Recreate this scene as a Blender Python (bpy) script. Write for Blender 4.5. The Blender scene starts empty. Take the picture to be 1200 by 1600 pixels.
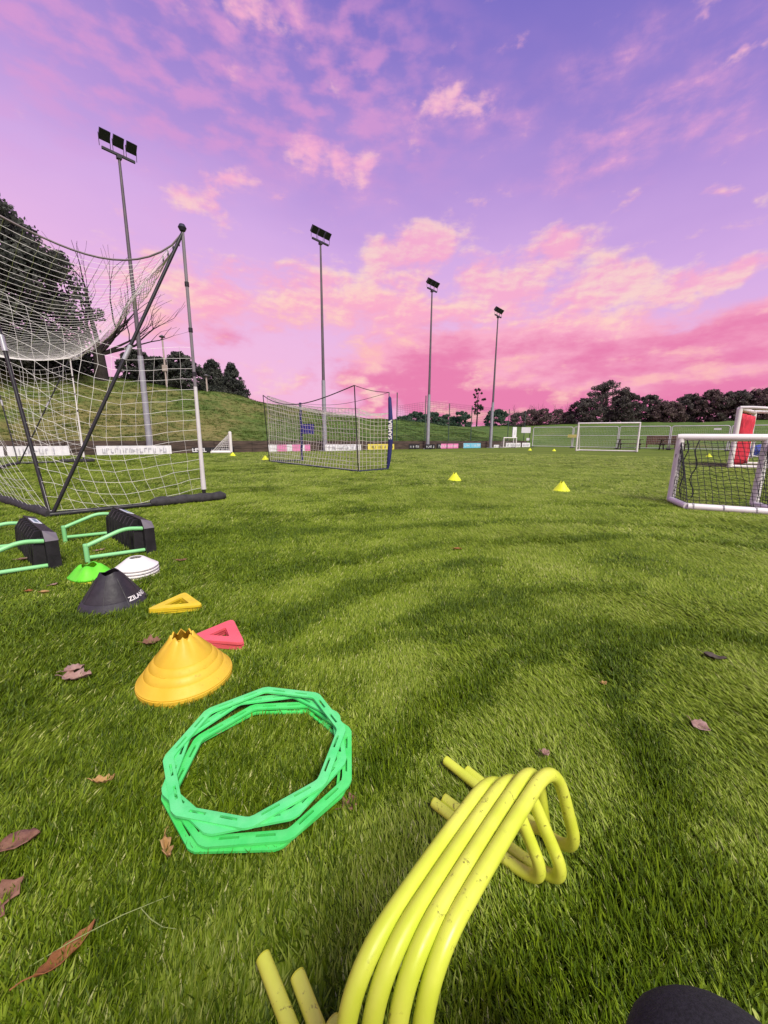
import bpy, bmesh, math, random
import numpy as np
from mathutils import Vector, Matrix

random.seed(7); RNG = np.random.default_rng(7)
S = bpy.context.scene
COL = S.collection
R = math.radians

# ------------------------------------------------------------------ camera
cd = bpy.data.cameras.new('camera'); cam = bpy.data.objects.new('camera', cd); COL.objects.link(cam)
cd.sensor_fit = 'HORIZONTAL'; cd.sensor_width = 36.0; cd.lens = 18.0
cd.clip_start = 0.02; cd.clip_end = 3000
pit, rol = R(10.94), R(0.43)
fw = Vector((0, math.cos(pit), -math.sin(pit))); up0 = Vector((0, math.sin(pit), math.cos(pit))); x0 = Vector((1, 0, 0))
rt = x0 * math.cos(rol) + up0 * math.sin(rol); upv = -x0 * math.sin(rol) + up0 * math.cos(rol)
mw = Matrix((rt, upv, -fw)).transposed().to_4x4(); mw.translation = (0, 0, 1.0)
cam.matrix_world = mw
S.camera = cam

# ------------------------------------------------------------------ world
def lin(c):
    return tuple(((v / 255) / 12.92 if v / 255 <= .04045 else ((v / 255 + .055) / 1.055) ** 2.4) for v in c)
W = bpy.data.worlds.new('World'); S.world = W; W.use_nodes = True
nt = W.node_tree; nt.nodes.clear()
class NB:
    """tiny node-building helper"""
    def __init__(s, t): s.t = t
    def n(s, ty, **kw):
        o = s.t.nodes.new(ty)
        for k, v in kw.items(): setattr(o, k, v)
        return o
    def put(s, sock, v):
        if isinstance(v, bpy.types.NodeSocket): s.t.links.new(v, sock)
        else: sock.default_value = v
    def math(s, op, a, b=None, c=None, clamp=False):
        o = s.n('ShaderNodeMath', operation=op, use_clamp=clamp)
        s.put(o.inputs[0], a)
        if b is not None: s.put(o.inputs[1], b)
        if c is not None: s.put(o.inputs[2], c)
        return o.outputs[0]
    def mix(s, f, a, b, blend='MIX'):
        o = s.n('ShaderNodeMix', data_type='RGBA', blend_type=blend, clamp_factor=True)
        s.put(o.inputs[0], f)
        for k, v in ((6, a), (7, b)):
            s.put(o.inputs[k], v if isinstance(v, bpy.types.NodeSocket) else (*v[:3], 1))
        return o.outputs[2]
    def noise(s, vec, scale, detail=4, rough=.55, dist=0.0, out=0, dim='3D'):
        o = s.n('ShaderNodeTexNoise'); o.noise_dimensions = dim; s.put(o.inputs['Vector'], vec)
        o.inputs['Scale'].default_value = scale; o.inputs['Detail'].default_value = detail
        o.inputs['Roughness'].default_value = rough; o.inputs['Distortion'].default_value = dist
        return o.outputs[out]
    def ss(s, v, a, b, lo=0.0, hi=1.0):
        o = s.n('ShaderNodeMapRange', interpolation_type='SMOOTHSTEP')
        s.put(o.inputs[0], v); o.inputs[1].default_value = a; o.inputs[2].default_value = b
        o.inputs[3].default_value = lo; o.inputs[4].default_value = hi
        return o.outputs[0]
    def ramp(s, f, stops):
        o = s.n('ShaderNodeValToRGB'); r = o.color_ramp
        while len(r.elements) > 1: r.elements.remove(r.elements[-1])
        r.elements[0].position = stops[0][0]; r.elements[0].color = (*stops[0][1], 1)
        for p, c in stops[1:]:
            e = r.elements.new(p); e.color = (*c, 1)
        s.put(o.inputs[0], f); return o.outputs[0]
    def vm(s, op, a, b):
        o = s.n('ShaderNodeVectorMath', operation=op); s.put(o.inputs[0], a); s.put(o.inputs[1], b); return o.outputs[0]

B = NB(nt)
tc = B.n('ShaderNodeTexCoord')
sx = B.n('ShaderNodeSeparateXYZ'); nt.links.new(tc.outputs['Generated'], sx.inputs[0])
az = B.math('MULTIPLY', B.math('ARCTAN2', sx.outputs[0], sx.outputs[1]), 57.2958)
el = B.math('MULTIPLY', B.math('ARCSINE', sx.outputs[2]), 57.2958)
cx = B.n('ShaderNodeCombineXYZ'); nt.links.new(az, cx.inputs[0]); nt.links.new(el, cx.inputs[1])
P0 = cx.outputs[0]
wn = B.noise(P0, .11, 4, .6, out=1, dim='2D')
warp = B.vm('MULTIPLY', B.vm('SUBTRACT', wn, (.5, .5, .5)), (9, 5, 0))
PW = B.vm('ADD', P0, warp)
cream = [(5.5,24.5,6.3,2.6,-2.9,1.1),(2.3,22.7,5.1,2.6,-1.4,.8),(-7.3,31.2,5.2,1.8,-11.2,1.0),(-21.5,27.0,5.0,1.3,20.6,1.0),(24.5,20.5,8.1,2.4,-29.5,1.1),(30.2,17.7,7.5,2.2,-2.4,1.0),(36.8,16.6,3.6,1.5,-.9,.9),(40.6,16.7,3.1,1.3,.4,.9),(16.7,19.9,6.1,2.2,-1.9,.8),(12.1,21.0,3.1,1.9,12.6,.7),(28.8,15.3,5.1,2.0,-34.3,.6),(-27.2,17.8,11.0,4.0,-2.2,.8),(-15.6,18.6,11.1,2.6,11.7,.55),(-3.7,19.4,12.1,3.4,-.4,.7),(10.2,17.6,11.9,3.0,-.3,.65),(20.9,15.0,10.3,3.0,-13.7,.65),(-3.7,15.6,14.9,3.0,-.6,.5),(-6.9,37.6,1.9,.8,3.2,.7),(-20.5,24.3,2.6,1.7,37.2,.6),(7.6,35.5,5.5,1.3,-9.2,.7),(-17.0,40.5,6.6,1.2,7.1,.7),(37.0,33.6,1.2,.6,-19.2,.8),(38.8,33.1,1.2,.6,-20.2,.8),(33.6,36.5,1.0,.5,-17.6,.6),(39.1,23.1,3.2,.7,-16.5,.6),(1.7,6.6,12.5,3.4,-.5,.5),(-16.1,7.5,6.0,1.8,-7.7,.7),(41.6,2.6,4.3,2.7,-1.8,.6)]
pinkb = [(31.1,30.6,6.8,2.3,-7.1,.9),(26.9,30.5,5.8,2.7,6.3,.7),(35.3,29.8,3.3,1.3,-17.4,.8),(24.9,35.7,4.8,1.4,3.4,.7),(35.0,33.0,3.0,1.2,-30.2,.6),(37.2,27.6,3.4,1.1,-9.3,.6),(30.7,36.3,3.5,1.5,-16.5,.4),(36.6,34.7,3.1,1.5,-19.7,.5),(9.3,34.9,9.3,1.9,-11.0,.8),(18.6,28.8,4.1,1.3,2.4,.5),(26.6,28.4,6.7,2.4,3.2,.4),(1.3,34.5,6.5,1.8,-1.8,.4),(-7.6,30.5,8.8,3.2,-11.9,.5),(-21.1,26.6,7.8,2.3,18.0,.35),(-14.2,39.8,9.8,1.4,11.9,.6)]
altob = [(-29.1,36.8,25,5.0,9.0,.9),(-14.6,36.4,25,5.0,1.5,.8),(-35.5,31.5,18,4.6,13.6,.45),(-21.5,31.6,25.3,3.6,4.3,.25),(-9.8,41.6,14.5,4.5,2.0,.8),(-3.6,32.0,13.1,3.4,-1.0,.4)]
hotb = [(23.7,8.6,20.2,4.6,-5.6,1.0),(37.1,6.6,14,3.6,-5.9,.9),(10.6,7.6,16.3,4.0,-5.2,.95),(3.5,10.0,10.6,3.6,-1.1,.7),(-.2,17.0,14.6,3.6,-1.7,.5),(17.1,12.4,16.6,4.0,-5.5,.65),(31.7,11.6,10.8,2.7,-8.4,.5),(-24.9,16.1,8.9,3.6,-8.3,.5),(42.8,8.5,10,3.2,-7.2,.8),(-7.2,17.0,13.2,2.9,.5,.5),(25.7,4.6,16.3,3.2,-2.4,.8),(-23.0,12.9,12.0,3.0,-5.5,.35),(9.1,4.0,10.4,2.6,-.6,.6)]
def blobsum(lst, vec, grow=1.5):
    acc = None
    for a, e, ra, re, rot, st in lst:
        parts = [(a, e, ra, re)]
        if abs(rot) > 9 and ra > 2.5 * re:      # a tilted cloud is two level puffs side by side
            dx, dy = .45 * ra * math.cos(R(rot)), .45 * ra * math.sin(R(rot))
            parts = [(a - dx, e - dy, ra * .62, re * 1.05), (a + dx, e + dy, ra * .62, re * 1.05)]
        for pa, pe, pr_, pq in parts:
            m = B.n('ShaderNodeVectorMath', operation='MULTIPLY_ADD'); nt.links.new(vec, m.inputs[0])
            m.inputs[1].default_value = (1 / (pr_ * grow), 1 / (pq * grow), 0); m.inputs[2].default_value = (-pa / (pr_ * grow), -pe / (pq * grow), 0)
            g_ = B.n('ShaderNodeTexGradient', gradient_type='SPHERICAL'); nt.links.new(m.outputs[0], g_.inputs[0])
            acc = B.math('MULTIPLY_ADD', g_.outputs[1], st, acc if acc is not None else 0.0)
    return acc
# texture space for cloud detail: flattened towards the horizon
stx = B.vm('MULTIPLY', P0, (.55, 1.25, 1))
nf = B.noise(stx, .36, 7, .6, .1, dim='2D')            # billow detail
nf2 = B.noise(B.vm('ADD', stx, (-.22, .55, 0)), .36, 4, .6, .1, dim='2D')   # same, sampled a little towards the light
nl = B.noise(stx, .085, 3, .55, dim='2D')                # large, goes on all round the sky
na = B.noise(B.vm('MULTIPLY', P0, (.55, 1.35, 1)), .42, 4, .5, 0.0, dim='2D')
e2 = B.math('MULTIPLY_ADD', B.math('SINE', B.math('MULTIPLY', az, 1 / 57.2958)), 6.0, el)
e2 = B.math('ADD', e2, B.math('MULTIPLY', B.math('SUBTRACT', nl, .5), 6))
sky = B.ramp(B.math('DIVIDE', B.math('ADD', e2, 10), 70), [(0, lin((240, 160, 200))), (.143, lin((247, 178, 214))), (.24, lin((244, 190, 226))), (.36, lin((231, 184, 231))), (.46, lin((212, 172, 230))), (.56, lin((184, 150, 219))), (.66, lin((152, 130, 208))), (.78, lin((120, 110, 196))), (1, lin((102, 98, 186)))])
nm = B.noise(B.vm('MULTIPLY', P0, (.4, 1.1, 1)), .2, 5, .6, dim='2D')
Dh = B.math('ADD', blobsum(hotb, PW), B.math('MULTIPLY', B.math('MULTIPLY', B.ss(nl, .5, .72), B.ss(el, 24, 8)), .25))
ch = B.ss(B.math('MULTIPLY_ADD', B.math('SUBTRACT', nf, .5), 1.1, Dh), .12, .85)
hotcol = B.mix(B.ss(B.math('MULTIPLY_ADD', B.math('SUBTRACT', nm, .5), 26, el), 15, 5), lin((252, 176, 200)), lin((233, 122, 170)))
hotcol = B.mix(B.math('MULTIPLY', B.ss(B.math('MULTIPLY_ADD', nf, .6, B.math('MULTIPLY', nm, .4)), .5, .68), .8), hotcol, lin((254, 190, 182)))
col = B.mix(B.math('MULTIPLY', ch, .9), sky, hotcol)
am = B.math('MINIMUM', blobsum(altob, P0), 1.0)
ca = B.math('MULTIPLY', B.math('MULTIPLY', am, B.ss(na, .36, .72)), .62)
col = B.mix(ca, col, lin((226, 156, 210)))
pm_ = B.math('MINIMUM', B.math('MULTIPLY', blobsum(pinkb, PW), 1.2), 1.0)
cp = B.math('MULTIPLY', B.math('MULTIPLY', pm_, B.ss(nf, .32, .78)), .55)
col = B.mix(cp, col, lin((240, 168, 212)))
Dc = B.math('ADD', blobsum(cream, PW, 1.3), B.math('MULTIPLY', B.math('MULTIPLY', B.ss(nl, .52, .75), B.ss(el, 30, 14)), .2))
dcn = B.math('MULTIPLY_ADD', B.math('SUBTRACT', nf, .5), 1.8, Dc)
cc = B.ss(dcn, .2, .95)
lit = B.ss(B.math('MULTIPLY_ADD', B.math('SUBTRACT', nf, nf2), 1.5, B.math('MULTIPLY', B.math('SUBTRACT', nm, .5), 1.6)), -.28, .42)
ccol = B.mix(lit, lin((251, 174, 204)), lin((254, 216, 202)))
ccol = B.mix(B.math('MULTIPLY', B.ss(el, 22, 32), .6), ccol, lin((252, 184, 214)))
col = B.mix(B.math('MULTIPLY', cc, .82), col, ccol)
bg = B.n('ShaderNodeBackground'); nt.links.new(col, bg.inputs[0]); bg.inputs[1].default_value = 1.0
W.cycles.sampling_method = 'NONE'
S.cycles.max_bounces = 5; S.cycles.diffuse_bounces = 2; S.cycles.glossy_bounces = 2; S.cycles.transmission_bounces = 3
wo = B.n('ShaderNodeOutputWorld'); nt.links.new(bg.outputs[0], wo.inputs[0])

# ------------------------------------------------------------------ sun and exposure
sd = bpy.data.lights.new('sun', 'SUN'); sun = bpy.data.objects.new('sun', sd); COL.objects.link(sun)
sd.energy = 4.5; sd.angle = R(26); sd.color = (1.0, .97, .80)
sun.rotation_euler = Vector((-.42, .68, -1.0)).to_track_quat('-Z', 'Y').to_euler()
S.view_settings.view_transform = 'Standard'; S.view_settings.look = 'None'
S.view_settings.exposure = 0.0; S.view_settings.gamma = 1.0; S.view_settings.use_curve_mapping = False

# ------------------------------------------------------------------ materials
MATS = {}
def mat(name, c, rough=.6, var=.12, scale=6.0, bump=0.0, metal=0.0, c2=None, spec=.4, trans=0.0, bscale=None, dirt=0.0):
    if name in MATS: return MATS[name]
    m = bpy.data.materials.new(name); m.use_nodes = True; t = m.node_tree; b = NB(t)
    pr = t.nodes['Principled BSDF']
    co = b.n('ShaderNodeTexCoord').outputs['Object']
    n1 = b.noise(co, scale, 5, .6)
    ca_, cb_ = ([v * (1 - var) for v in c], [min(1, v * (1 + var)) for v in c]) if c2 is None else (c, c2)
    cc_ = b.mix(b.ss(n1, .3, .7), ca_, cb_)
    if dirt:      # dried mud specks and scuffs
        dm = b.math('MULTIPLY', b.ss(b.noise(co, scale * 9, 6, .75), .56, .72), b.ss(b.noise(co, scale * 1.3, 3), .42, .66))
        cc_ = b.mix(b.math('MULTIPLY', dm, dirt), cc_, (.09, .07, .035))
    t.links.new(cc_, pr.inputs['Base Color'])
    b.put(pr.inputs['Roughness'], b.ss(b.noise(co, scale * 2.3, 3), .25, .75, max(.05, rough - .12), min(1, rough + .12)))
    pr.inputs['Metallic'].default_value = metal; pr.inputs['Specular IOR Level'].default_value = spec
    if bump:
        bn = b.n('ShaderNodeBump'); bn.inputs['Strength'].default_value = bump; bn.inputs['Distance'].default_value = .01
        t.links.new(b.noise(co, bscale or scale * 6, 4, .6), bn.inputs['Height']); t.links.new(bn.outputs[0], pr.inputs['Normal'])
    if trans:
        tr = b.n('ShaderNodeBsdfTranslucent'); t.links.new(cc_, tr.inputs[0])
        mx = b.n('ShaderNodeMixShader'); mx.inputs[0].default_value = trans
        t.links.new(pr.outputs[0], mx.inputs[1]); t.links.new(tr.outputs[0], mx.inputs[2])
        t.links.new(mx.outputs[0], t.nodes['Material Output'].inputs[0])
    MATS[name] = m; return m
white_plastic = lambda: mat('white_plastic', (.74, .72, .68), .38, .06, 3, c2=(.82, .80, .77), dirt=.4)
white_net = lambda: mat('white_net_cord', (.72, .70, .66), .8, .1, 4)
black_net = lambda: mat('black_net_cord', (.02, .02, .025), .8, .1, 4)
black_metal = lambda: mat('black_metal', (.018, .018, .02), .45, .2, 5)
galv = lambda: mat('galvanised_steel', (.36, .37, .40), .5, .12, 2, metal=.35)
dark_steel = lambda: mat('dark_lamp_steel', (.035, .035, .04), .5, .2, 3)

# ------------------------------------------------------------------ mesh builder
class MB:
    def __init__(s): s.v = []; s.f = []
    def add(s, vs, fs):
        o = len(s.v); s.v += [tuple(v) for v in vs]; s.f += [tuple(i + o for i in f) for f in fs]; return s
    def box(s, c, size, rz=0.0, mtx=None):
        hx, hy, hz = [q / 2 for q in size]
        m = mtx or Matrix.Rotation(rz, 3, 'Z'); c = Vector(c)
        vs = [c + m @ Vector((x * hx, y * hy, z * hz)) for x in (-1, 1) for y in (-1, 1) for z in (-1, 1)]
        return s.add(vs, [(0, 1, 3, 2), (4, 6, 7, 5), (0, 4, 5, 1), (2, 3, 7, 6), (0, 2, 6, 4), (1, 5, 7, 3)])
    def tube(s, pts, r, n=8, closed=False, cap=True):
        pts = [Vector(p) for p in pts]; k = len(pts)
        rr = r if isinstance(r, (list, tuple)) else [r] * k
        tg = []
        for i in range(k):
            a = pts[i - 1] if (i > 0 or closed) else pts[0]
            b = pts[(i + 1) % k] if (i < k - 1 or closed) else pts[-1]
            d = b - a; tg.append(d.normalized() if d.length > 1e-9 else Vector((0, 0, 1)))
        nrm = tg[0].orthogonal().normalized(); vs = []; fs = []
        for i in range(k):
            if i: nrm = (nrm - tg[i] * nrm.dot(tg[i])); nrm = nrm.normalized() if nrm.length > 1e-6 else tg[i].orthogonal().normalized()
            bn = tg[i].cross(nrm)
            for j in range(n):
                a = 2 * math.pi * j / n; vs.append(pts[i] + (nrm * math.cos(a) + bn * math.sin(a)) * rr[i])
        for i in range(k if closed else k - 1):
            i2 = (i + 1) % k
            for j in range(n):
                j2 = (j + 1) % n; fs.append((i * n + j, i * n + j2, i2 * n + j2, i2 * n + j))
        if cap and not closed and n > 2:
            fs.append(tuple(range(n - 1, -1, -1))); fs.append(tuple((k - 1) * n + j for j in range(n)))
        return s.add(vs, fs)
    def lathe(s, prof, n=40, c=(0, 0, 0), rmod=None, zmod=None, closed=False):
        vs = []; fs = []; k = len(prof)
        for i, (r, z) in enumerate(prof):
            for j in range(n):
                a = 2 * math.pi * j / n; q = r * (rmod(a, i) if rmod else 1); zz = z + (zmod(a, i) if zmod else 0)
                vs.append((c[0] + q * math.cos(a), c[1] + q * math.sin(a), c[2] + zz))
        for i in range(k - 1 + (1 if closed else 0)):
            i2 = (i + 1) % k
            for j in range(n):
                j2 = (j + 1) % n; fs.append((i * n + j, i * n + j2, i2 * n + j2, i2 * n + j))
        return s.add(vs, fs)
    def build(s, name, m, parent=None, smooth=False, loc=None, rz=None):
        me = bpy.data.meshes.new(name); me.from_pydata(s.v, [], s.f); me.update()
        if smooth:
            me.polygons.foreach_set('use_smooth', [True] * len(me.polygons))
            try: me.set_sharp_from_angle(angle=R(40))
            except Exception: pass
        if m is not None: me.materials.append(m)
        o = bpy.data.objects.new(name, me); COL.objects.link(o)
        if name in ('net', 'lettering', 'wire_mesh', 'lacing_cord', 'gathered_net_edge', 'net_clip'): o['kind'] = 'stuff'
        if parent is not None: o.parent = parent
        if loc is not None: o.location = loc
        if rz is not None: o.rotation_euler[2] = rz
        return o
def tag(o, label, cat, group=None, kind=None):
    if label: o['label'] = label
    if cat: o['category'] = cat
    if group: o['group'] = group
    if kind: o['kind'] = kind
    return o
def thing(name, label, cat, loc=(0, 0, 0), rz=0.0, group=None):
    o = bpy.data.objects.new(name, None); COL.objects.link(o); o.location = loc; o.rotation_euler = (0, 0, rz)
    o.empty_display_size = .1
    return tag(o, label, cat, group)
def struct(o): o['kind'] = 'structure'; return o
def dup(root, loc, rz, label):
    r = root.copy(); COL.objects.link(r); r.location = loc; r.rotation_euler = (0, 0, rz); r['label'] = label
    for ch in list(root.children):
        c = ch.copy(); COL.objects.link(c); c.parent = r
        for g_ in ch.children:
            d = g_.copy(); COL.objects.link(d); d.parent = c
    return r
def fillet(pts, rad, seg=6):
    pts = [Vector(p) for p in pts]; out = [pts[0]]
    for i in range(1, len(pts) - 1):
        a, b, c = pts[i - 1], pts[i], pts[i + 1]
        r_ = rad[i - 1] if isinstance(rad, (list, tuple)) else rad
        d1 = (a - b); d2 = (c - b); l = min(r_, d1.length * .49, d2.length * .49)
        p1 = b + d1.normalized() * l; p2 = b + d2.normalized() * l
        for k in range(seg + 1):
            t = k / seg; out.append(p1 * (1 - t) ** 2 + b * 2 * t * (1 - t) + p2 * t ** 2)
    out.append(pts[-1]); return out
def lerp(a, b, t): return Vector(a) * (1 - t) + Vector(b) * t
def net(fn, nu, nv, r, mbx, jit=0.0, sides=3, edge_r=None):
    G = [[Vector(fn(i / nu, j / nv)) + (Vector((random.uniform(-1, 1), random.uniform(-1, 1), random.uniform(-1, 1))) * jit if 0 < i < nu and 0 < j < nv else Vector()) for j in range(nv + 1)] for i in range(nu + 1)]
    for i in range(nu + 1): mbx.tube(G[i], (edge_r or r) if i in (0, nu) else r, sides, cap=False)
    for j in range(nv + 1): mbx.tube([G[i][j] for i in range(nu + 1)], (edge_r or r) if j in (0, nv) else r, sides, cap=False)
    return mbx
def text_mesh(body, size):
    cu = bpy.data.curves.new('lettering', 'FONT'); cu.body = body; cu.size = size; cu.align_x = 'CENTER'; cu.align_y = 'CENTER'; cu.resolution_u = 2; cu.offset = size * .03
    o = bpy.data.objects.new('lettering', cu); COL.objects.link(o)
    me = bpy.data.meshes.new_from_object(o)
    vs = [v.co.copy() for v in me.vertices]; fs = [tuple(p.vertices) for p in me.polygons]
    bpy.data.objects.remove(o); bpy.data.meshes.remove(me); bpy.data.curves.remove(cu)
    return vs, fs
def grass_tint(b, co, a, c, s1, s2):
    n1 = b.noise(co, s1, 5, .6); n2 = b.noise(co, s2, 6, .65)
    return b.mix(b.ss(b.math('ADD', b.math('MULTIPLY', n1, .6), b.math('MULTIPLY', n2, .4)), .36, .64), a, c)

# ------------------------------------------------------------------ ground, hill
def ground_material():
    m = bpy.data.materials.new('pitch_turf'); m.use_nodes = True; t = m.node_tree; b = NB(t); pr = t.nodes['Principled BSDF']
    co = b.n('ShaderNodeTexCoord').outputs['Object']
    c1 = grass_tint(b, co, (.085, .135, .005), (.19, .26, .018), .35, 14)
    st = b.noise(b.vm('MULTIPLY', co, (.12, .9, 1)), .9, 4, .6)
    c2 = b.mix(b.ss(st, .4, .62), c1, (.165, .235, .013))
    fine = b.noise(co, 60, 4, .7)
    c3 = b.mix(b.ss(fine, .35, .7), b.mix(.55, c2, (.03, .05, .002)), c2)
    t.links.new(c3, pr.inputs['Base Color']); pr.inputs['Roughness'].default_value = .75; pr.inputs['Specular IOR Level'].default_value = .2
    bn = b.n('ShaderNodeBump'); bn.inputs['Strength'].default_value = .7; bn.inputs['Distance'].default_value = .03
    t.links.new(b.noise(co, 22, 6, .7), bn.inputs['Height']); t.links.new(bn.outputs[0], pr.inputs['Normal'])
    return m
gm = MB(); gm.add([(-600, -600, 0), (600, -600, 0), (600, 600, 0), (-600, 600, 0)], [(0, 1, 2, 3)])
struct(gm.build('ground', ground_material()))

WN = Vector((-.646, .763, 0)); WD = Vector((.763, .646, 0))     # wall outward normal / direction
def wall_pt(x): return Vector((x, 22 + (x + 13.1) * .846, 0))
CORNER = wall_pt(17.6)
BD = Vector((33.0, 36.5, 0)) - CORNER; BD.normalize(); BN = Vector((-BD.y, BD.x, 0))
def amp_wall(x): return float(np.interp(x, [-60, -17, -10, -3, 5, 12, 17.6], [6.3, 5.8, 5.4, 4.4, 3.5, 3.1, 2.9]))
def sstep(t): t = max(0., min(1., t)); return t * t * (3 - 2 * t)
def bumps(x, y): return .10 * math.sin(x * .7 + 1.3 * math.sin(y * .31)) + .08 * math.sin(y * .9 + x * .43) + .05 * math.sin(x * 2.1 - y * 1.7)
def hz(t, x, side):      # side 0 wall, 1 barrier, in-between at the corner
    hw = .62 + (amp_wall(x) - .62) * (sstep(t / 15) * .55 + .45 * max(0, min(1, t / 12)))
    hb = -.05 + 4.0 * sstep(t / 34)
    return hw * (1 - side) + hb * side
def terrain_z(x, y):
    p = Vector((x, y, 0)); tw = (p - CORNER).dot(WN); tb = (p - CORNER).dot(BN)
    if tw > 0 and (p - CORNER).dot(WD) <= 0: return hz(tw, (p - WN * tw).x, 0) + bumps(x, y) * min(1, tw / 4)
    if tb > 0 and (p - CORNER).dot(BD) >= 0: return hz(tb, 17.6, 1) + bumps(x, y) * min(1, tb / 6)
    if tw <= 0 and tb <= 0: return 0.0
    d = (p - CORNER); a = math.atan2(d.y, d.x); a0 = math.atan2(WN.y, WN.x); a1 = math.atan2(BN.y, BN.x)
    return hz(d.length, 17.6, (a - a0) / (a1 - a0)) + bumps(x, y) * min(1, d.length / 5)
bs = [(wall_pt(x), WN, 0, x) for x in np.linspace(-60, 17.6, 150)]
a0 = math.atan2(WN.y, WN.x); a1 = math.atan2(BN.y, BN.x)
for k in range(1, 12):
    a = a0 + (a1 - a0) * k / 12; bs.append((CORNER.copy(), Vector((math.cos(a), math.sin(a), 0)), k / 12, 17.6))
bs += [(CORNER + BD * q, BN, 1, 17.6) for q in np.linspace(0, 90, 70)]
ts = [.3, .6, 1, 1.5, 2.1, 2.8, 3.6, 4.5, 5.4, 6.4, 7.4, 8.5, 9.6, 10.8, 12, 13.2, 14.5, 16, 18, 20.5, 24, 28, 33, 40, 55, 90, 160, 320]
vs = []; fs = []
for bp, nn, sd_, bx in bs:
    for t in ts:
        p = bp + nn * t; vs.append((p.x, p.y, hz(t, bx, sd_) + bumps(p.x, p.y) * min(1, t / 5) * (1 if t < 60 else .5)))
nt_ = len(ts)
for i in range(len(bs) - 1):
    for j in range(nt_ - 1): fs.append((i * nt_ + j, (i + 1) * nt_ + j, (i + 1) * nt_ + j + 1, i * nt_ + j + 1))
def hill_material():
    m = bpy.data.materials.new('bank_grass'); m.use_nodes = True; t = m.node_tree; b = NB(t); pr = t.nodes['Principled BSDF']
    co = b.n('ShaderNodeTexCoord').outputs['Object']
    g1 = grass_tint(b, co, (.075, .135, .026), (.125, .19, .04), .25, 3.0)
    dry = grass_tint(b, co, (.20, .17, .06), (.27, .22, .085), .5, 4.0)
    f = b.math('ADD', b.noise(co, .16, 4, .6), b.math('MULTIPLY', b.noise(co, 1.6, 5, .65), .5))
    sp = b.n('ShaderNodeSeparateXYZ'); t.links.new(co, sp.inputs[0])
    f = b.math('ADD', f, b.math('MULTIPLY', b.ss(sp.outputs[0], -2, -14), .28))
    f = b.math('ADD', f, b.math('MULTIPLY', b.ss(sp.outputs[2], 3.6, .8), .12))
    c = b.mix(b.math('MULTIPLY', b.ss(f, .88, 1.22), .85), g1, dry)
    t.links.new(c, pr.inputs['Base Color']); pr.inputs['Roughness'].default_value = .85; pr.inputs['Specular IOR Level'].default_value = .15
    bn = b.n('ShaderNodeBump'); bn.inputs['Strength'].default_value = .9; bn.inputs['Distance'].default_value = .15
    t.links.new(b.noise(co, 5, 6, .7), bn.inputs['Height']); t.links.new(bn.outputs[0], pr.inputs['Normal'])
    return m
hm = MB(); hm.v = vs; hm.f = fs
struct(hm.build('grass_bank', hill_material(), smooth=True))

# ------------------------------------------------------------------ retaining wall and banners
def wallmat():
    m = bpy.data.materials.new('weathered_timber_wall'); m.use_nodes = True; t = m.node_tree; b = NB(t); pr = t.nodes['Principled BSDF']
    co = b.n('ShaderNodeTexCoord').outputs['Object']
    n = b.noise(b.vm('MULTIPLY', co, (1, 1, 6)), 1.2, 6, .65)
    t.links.new(b.mix(b.ss(n, .32, .68), (.040, .028, .022), (.105, .072, .055)), pr.inputs['Base Color']); pr.inputs['Roughness'].default_value = .9
    return m
wm = MB(); ang_w = math.atan2(WD.y, WD.x)
wl = 0; xs_ = -60
pL = wall_pt(-60); L_ = (CORNER - pL).length; q = 0; k = 0
while q < L_ - .1:
    w = min(2.4, L_ - q)
    for row in range(3):
        off = (k * 7 + row * 13) % 5 * .006
        c = pL + WD * (q + w / 2) + WN * (.16 + off)
        wm.box((c.x, c.y, .12 + row * .245 + .002 * row), (w - .02, .22, .24), ang_w)
    q += w; k += 1
wallo = wm.build('retaining_wall', wallmat()); tag(wallo, 'long low brown timber retaining wall at the foot of the grass bank', 'wall')

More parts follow.
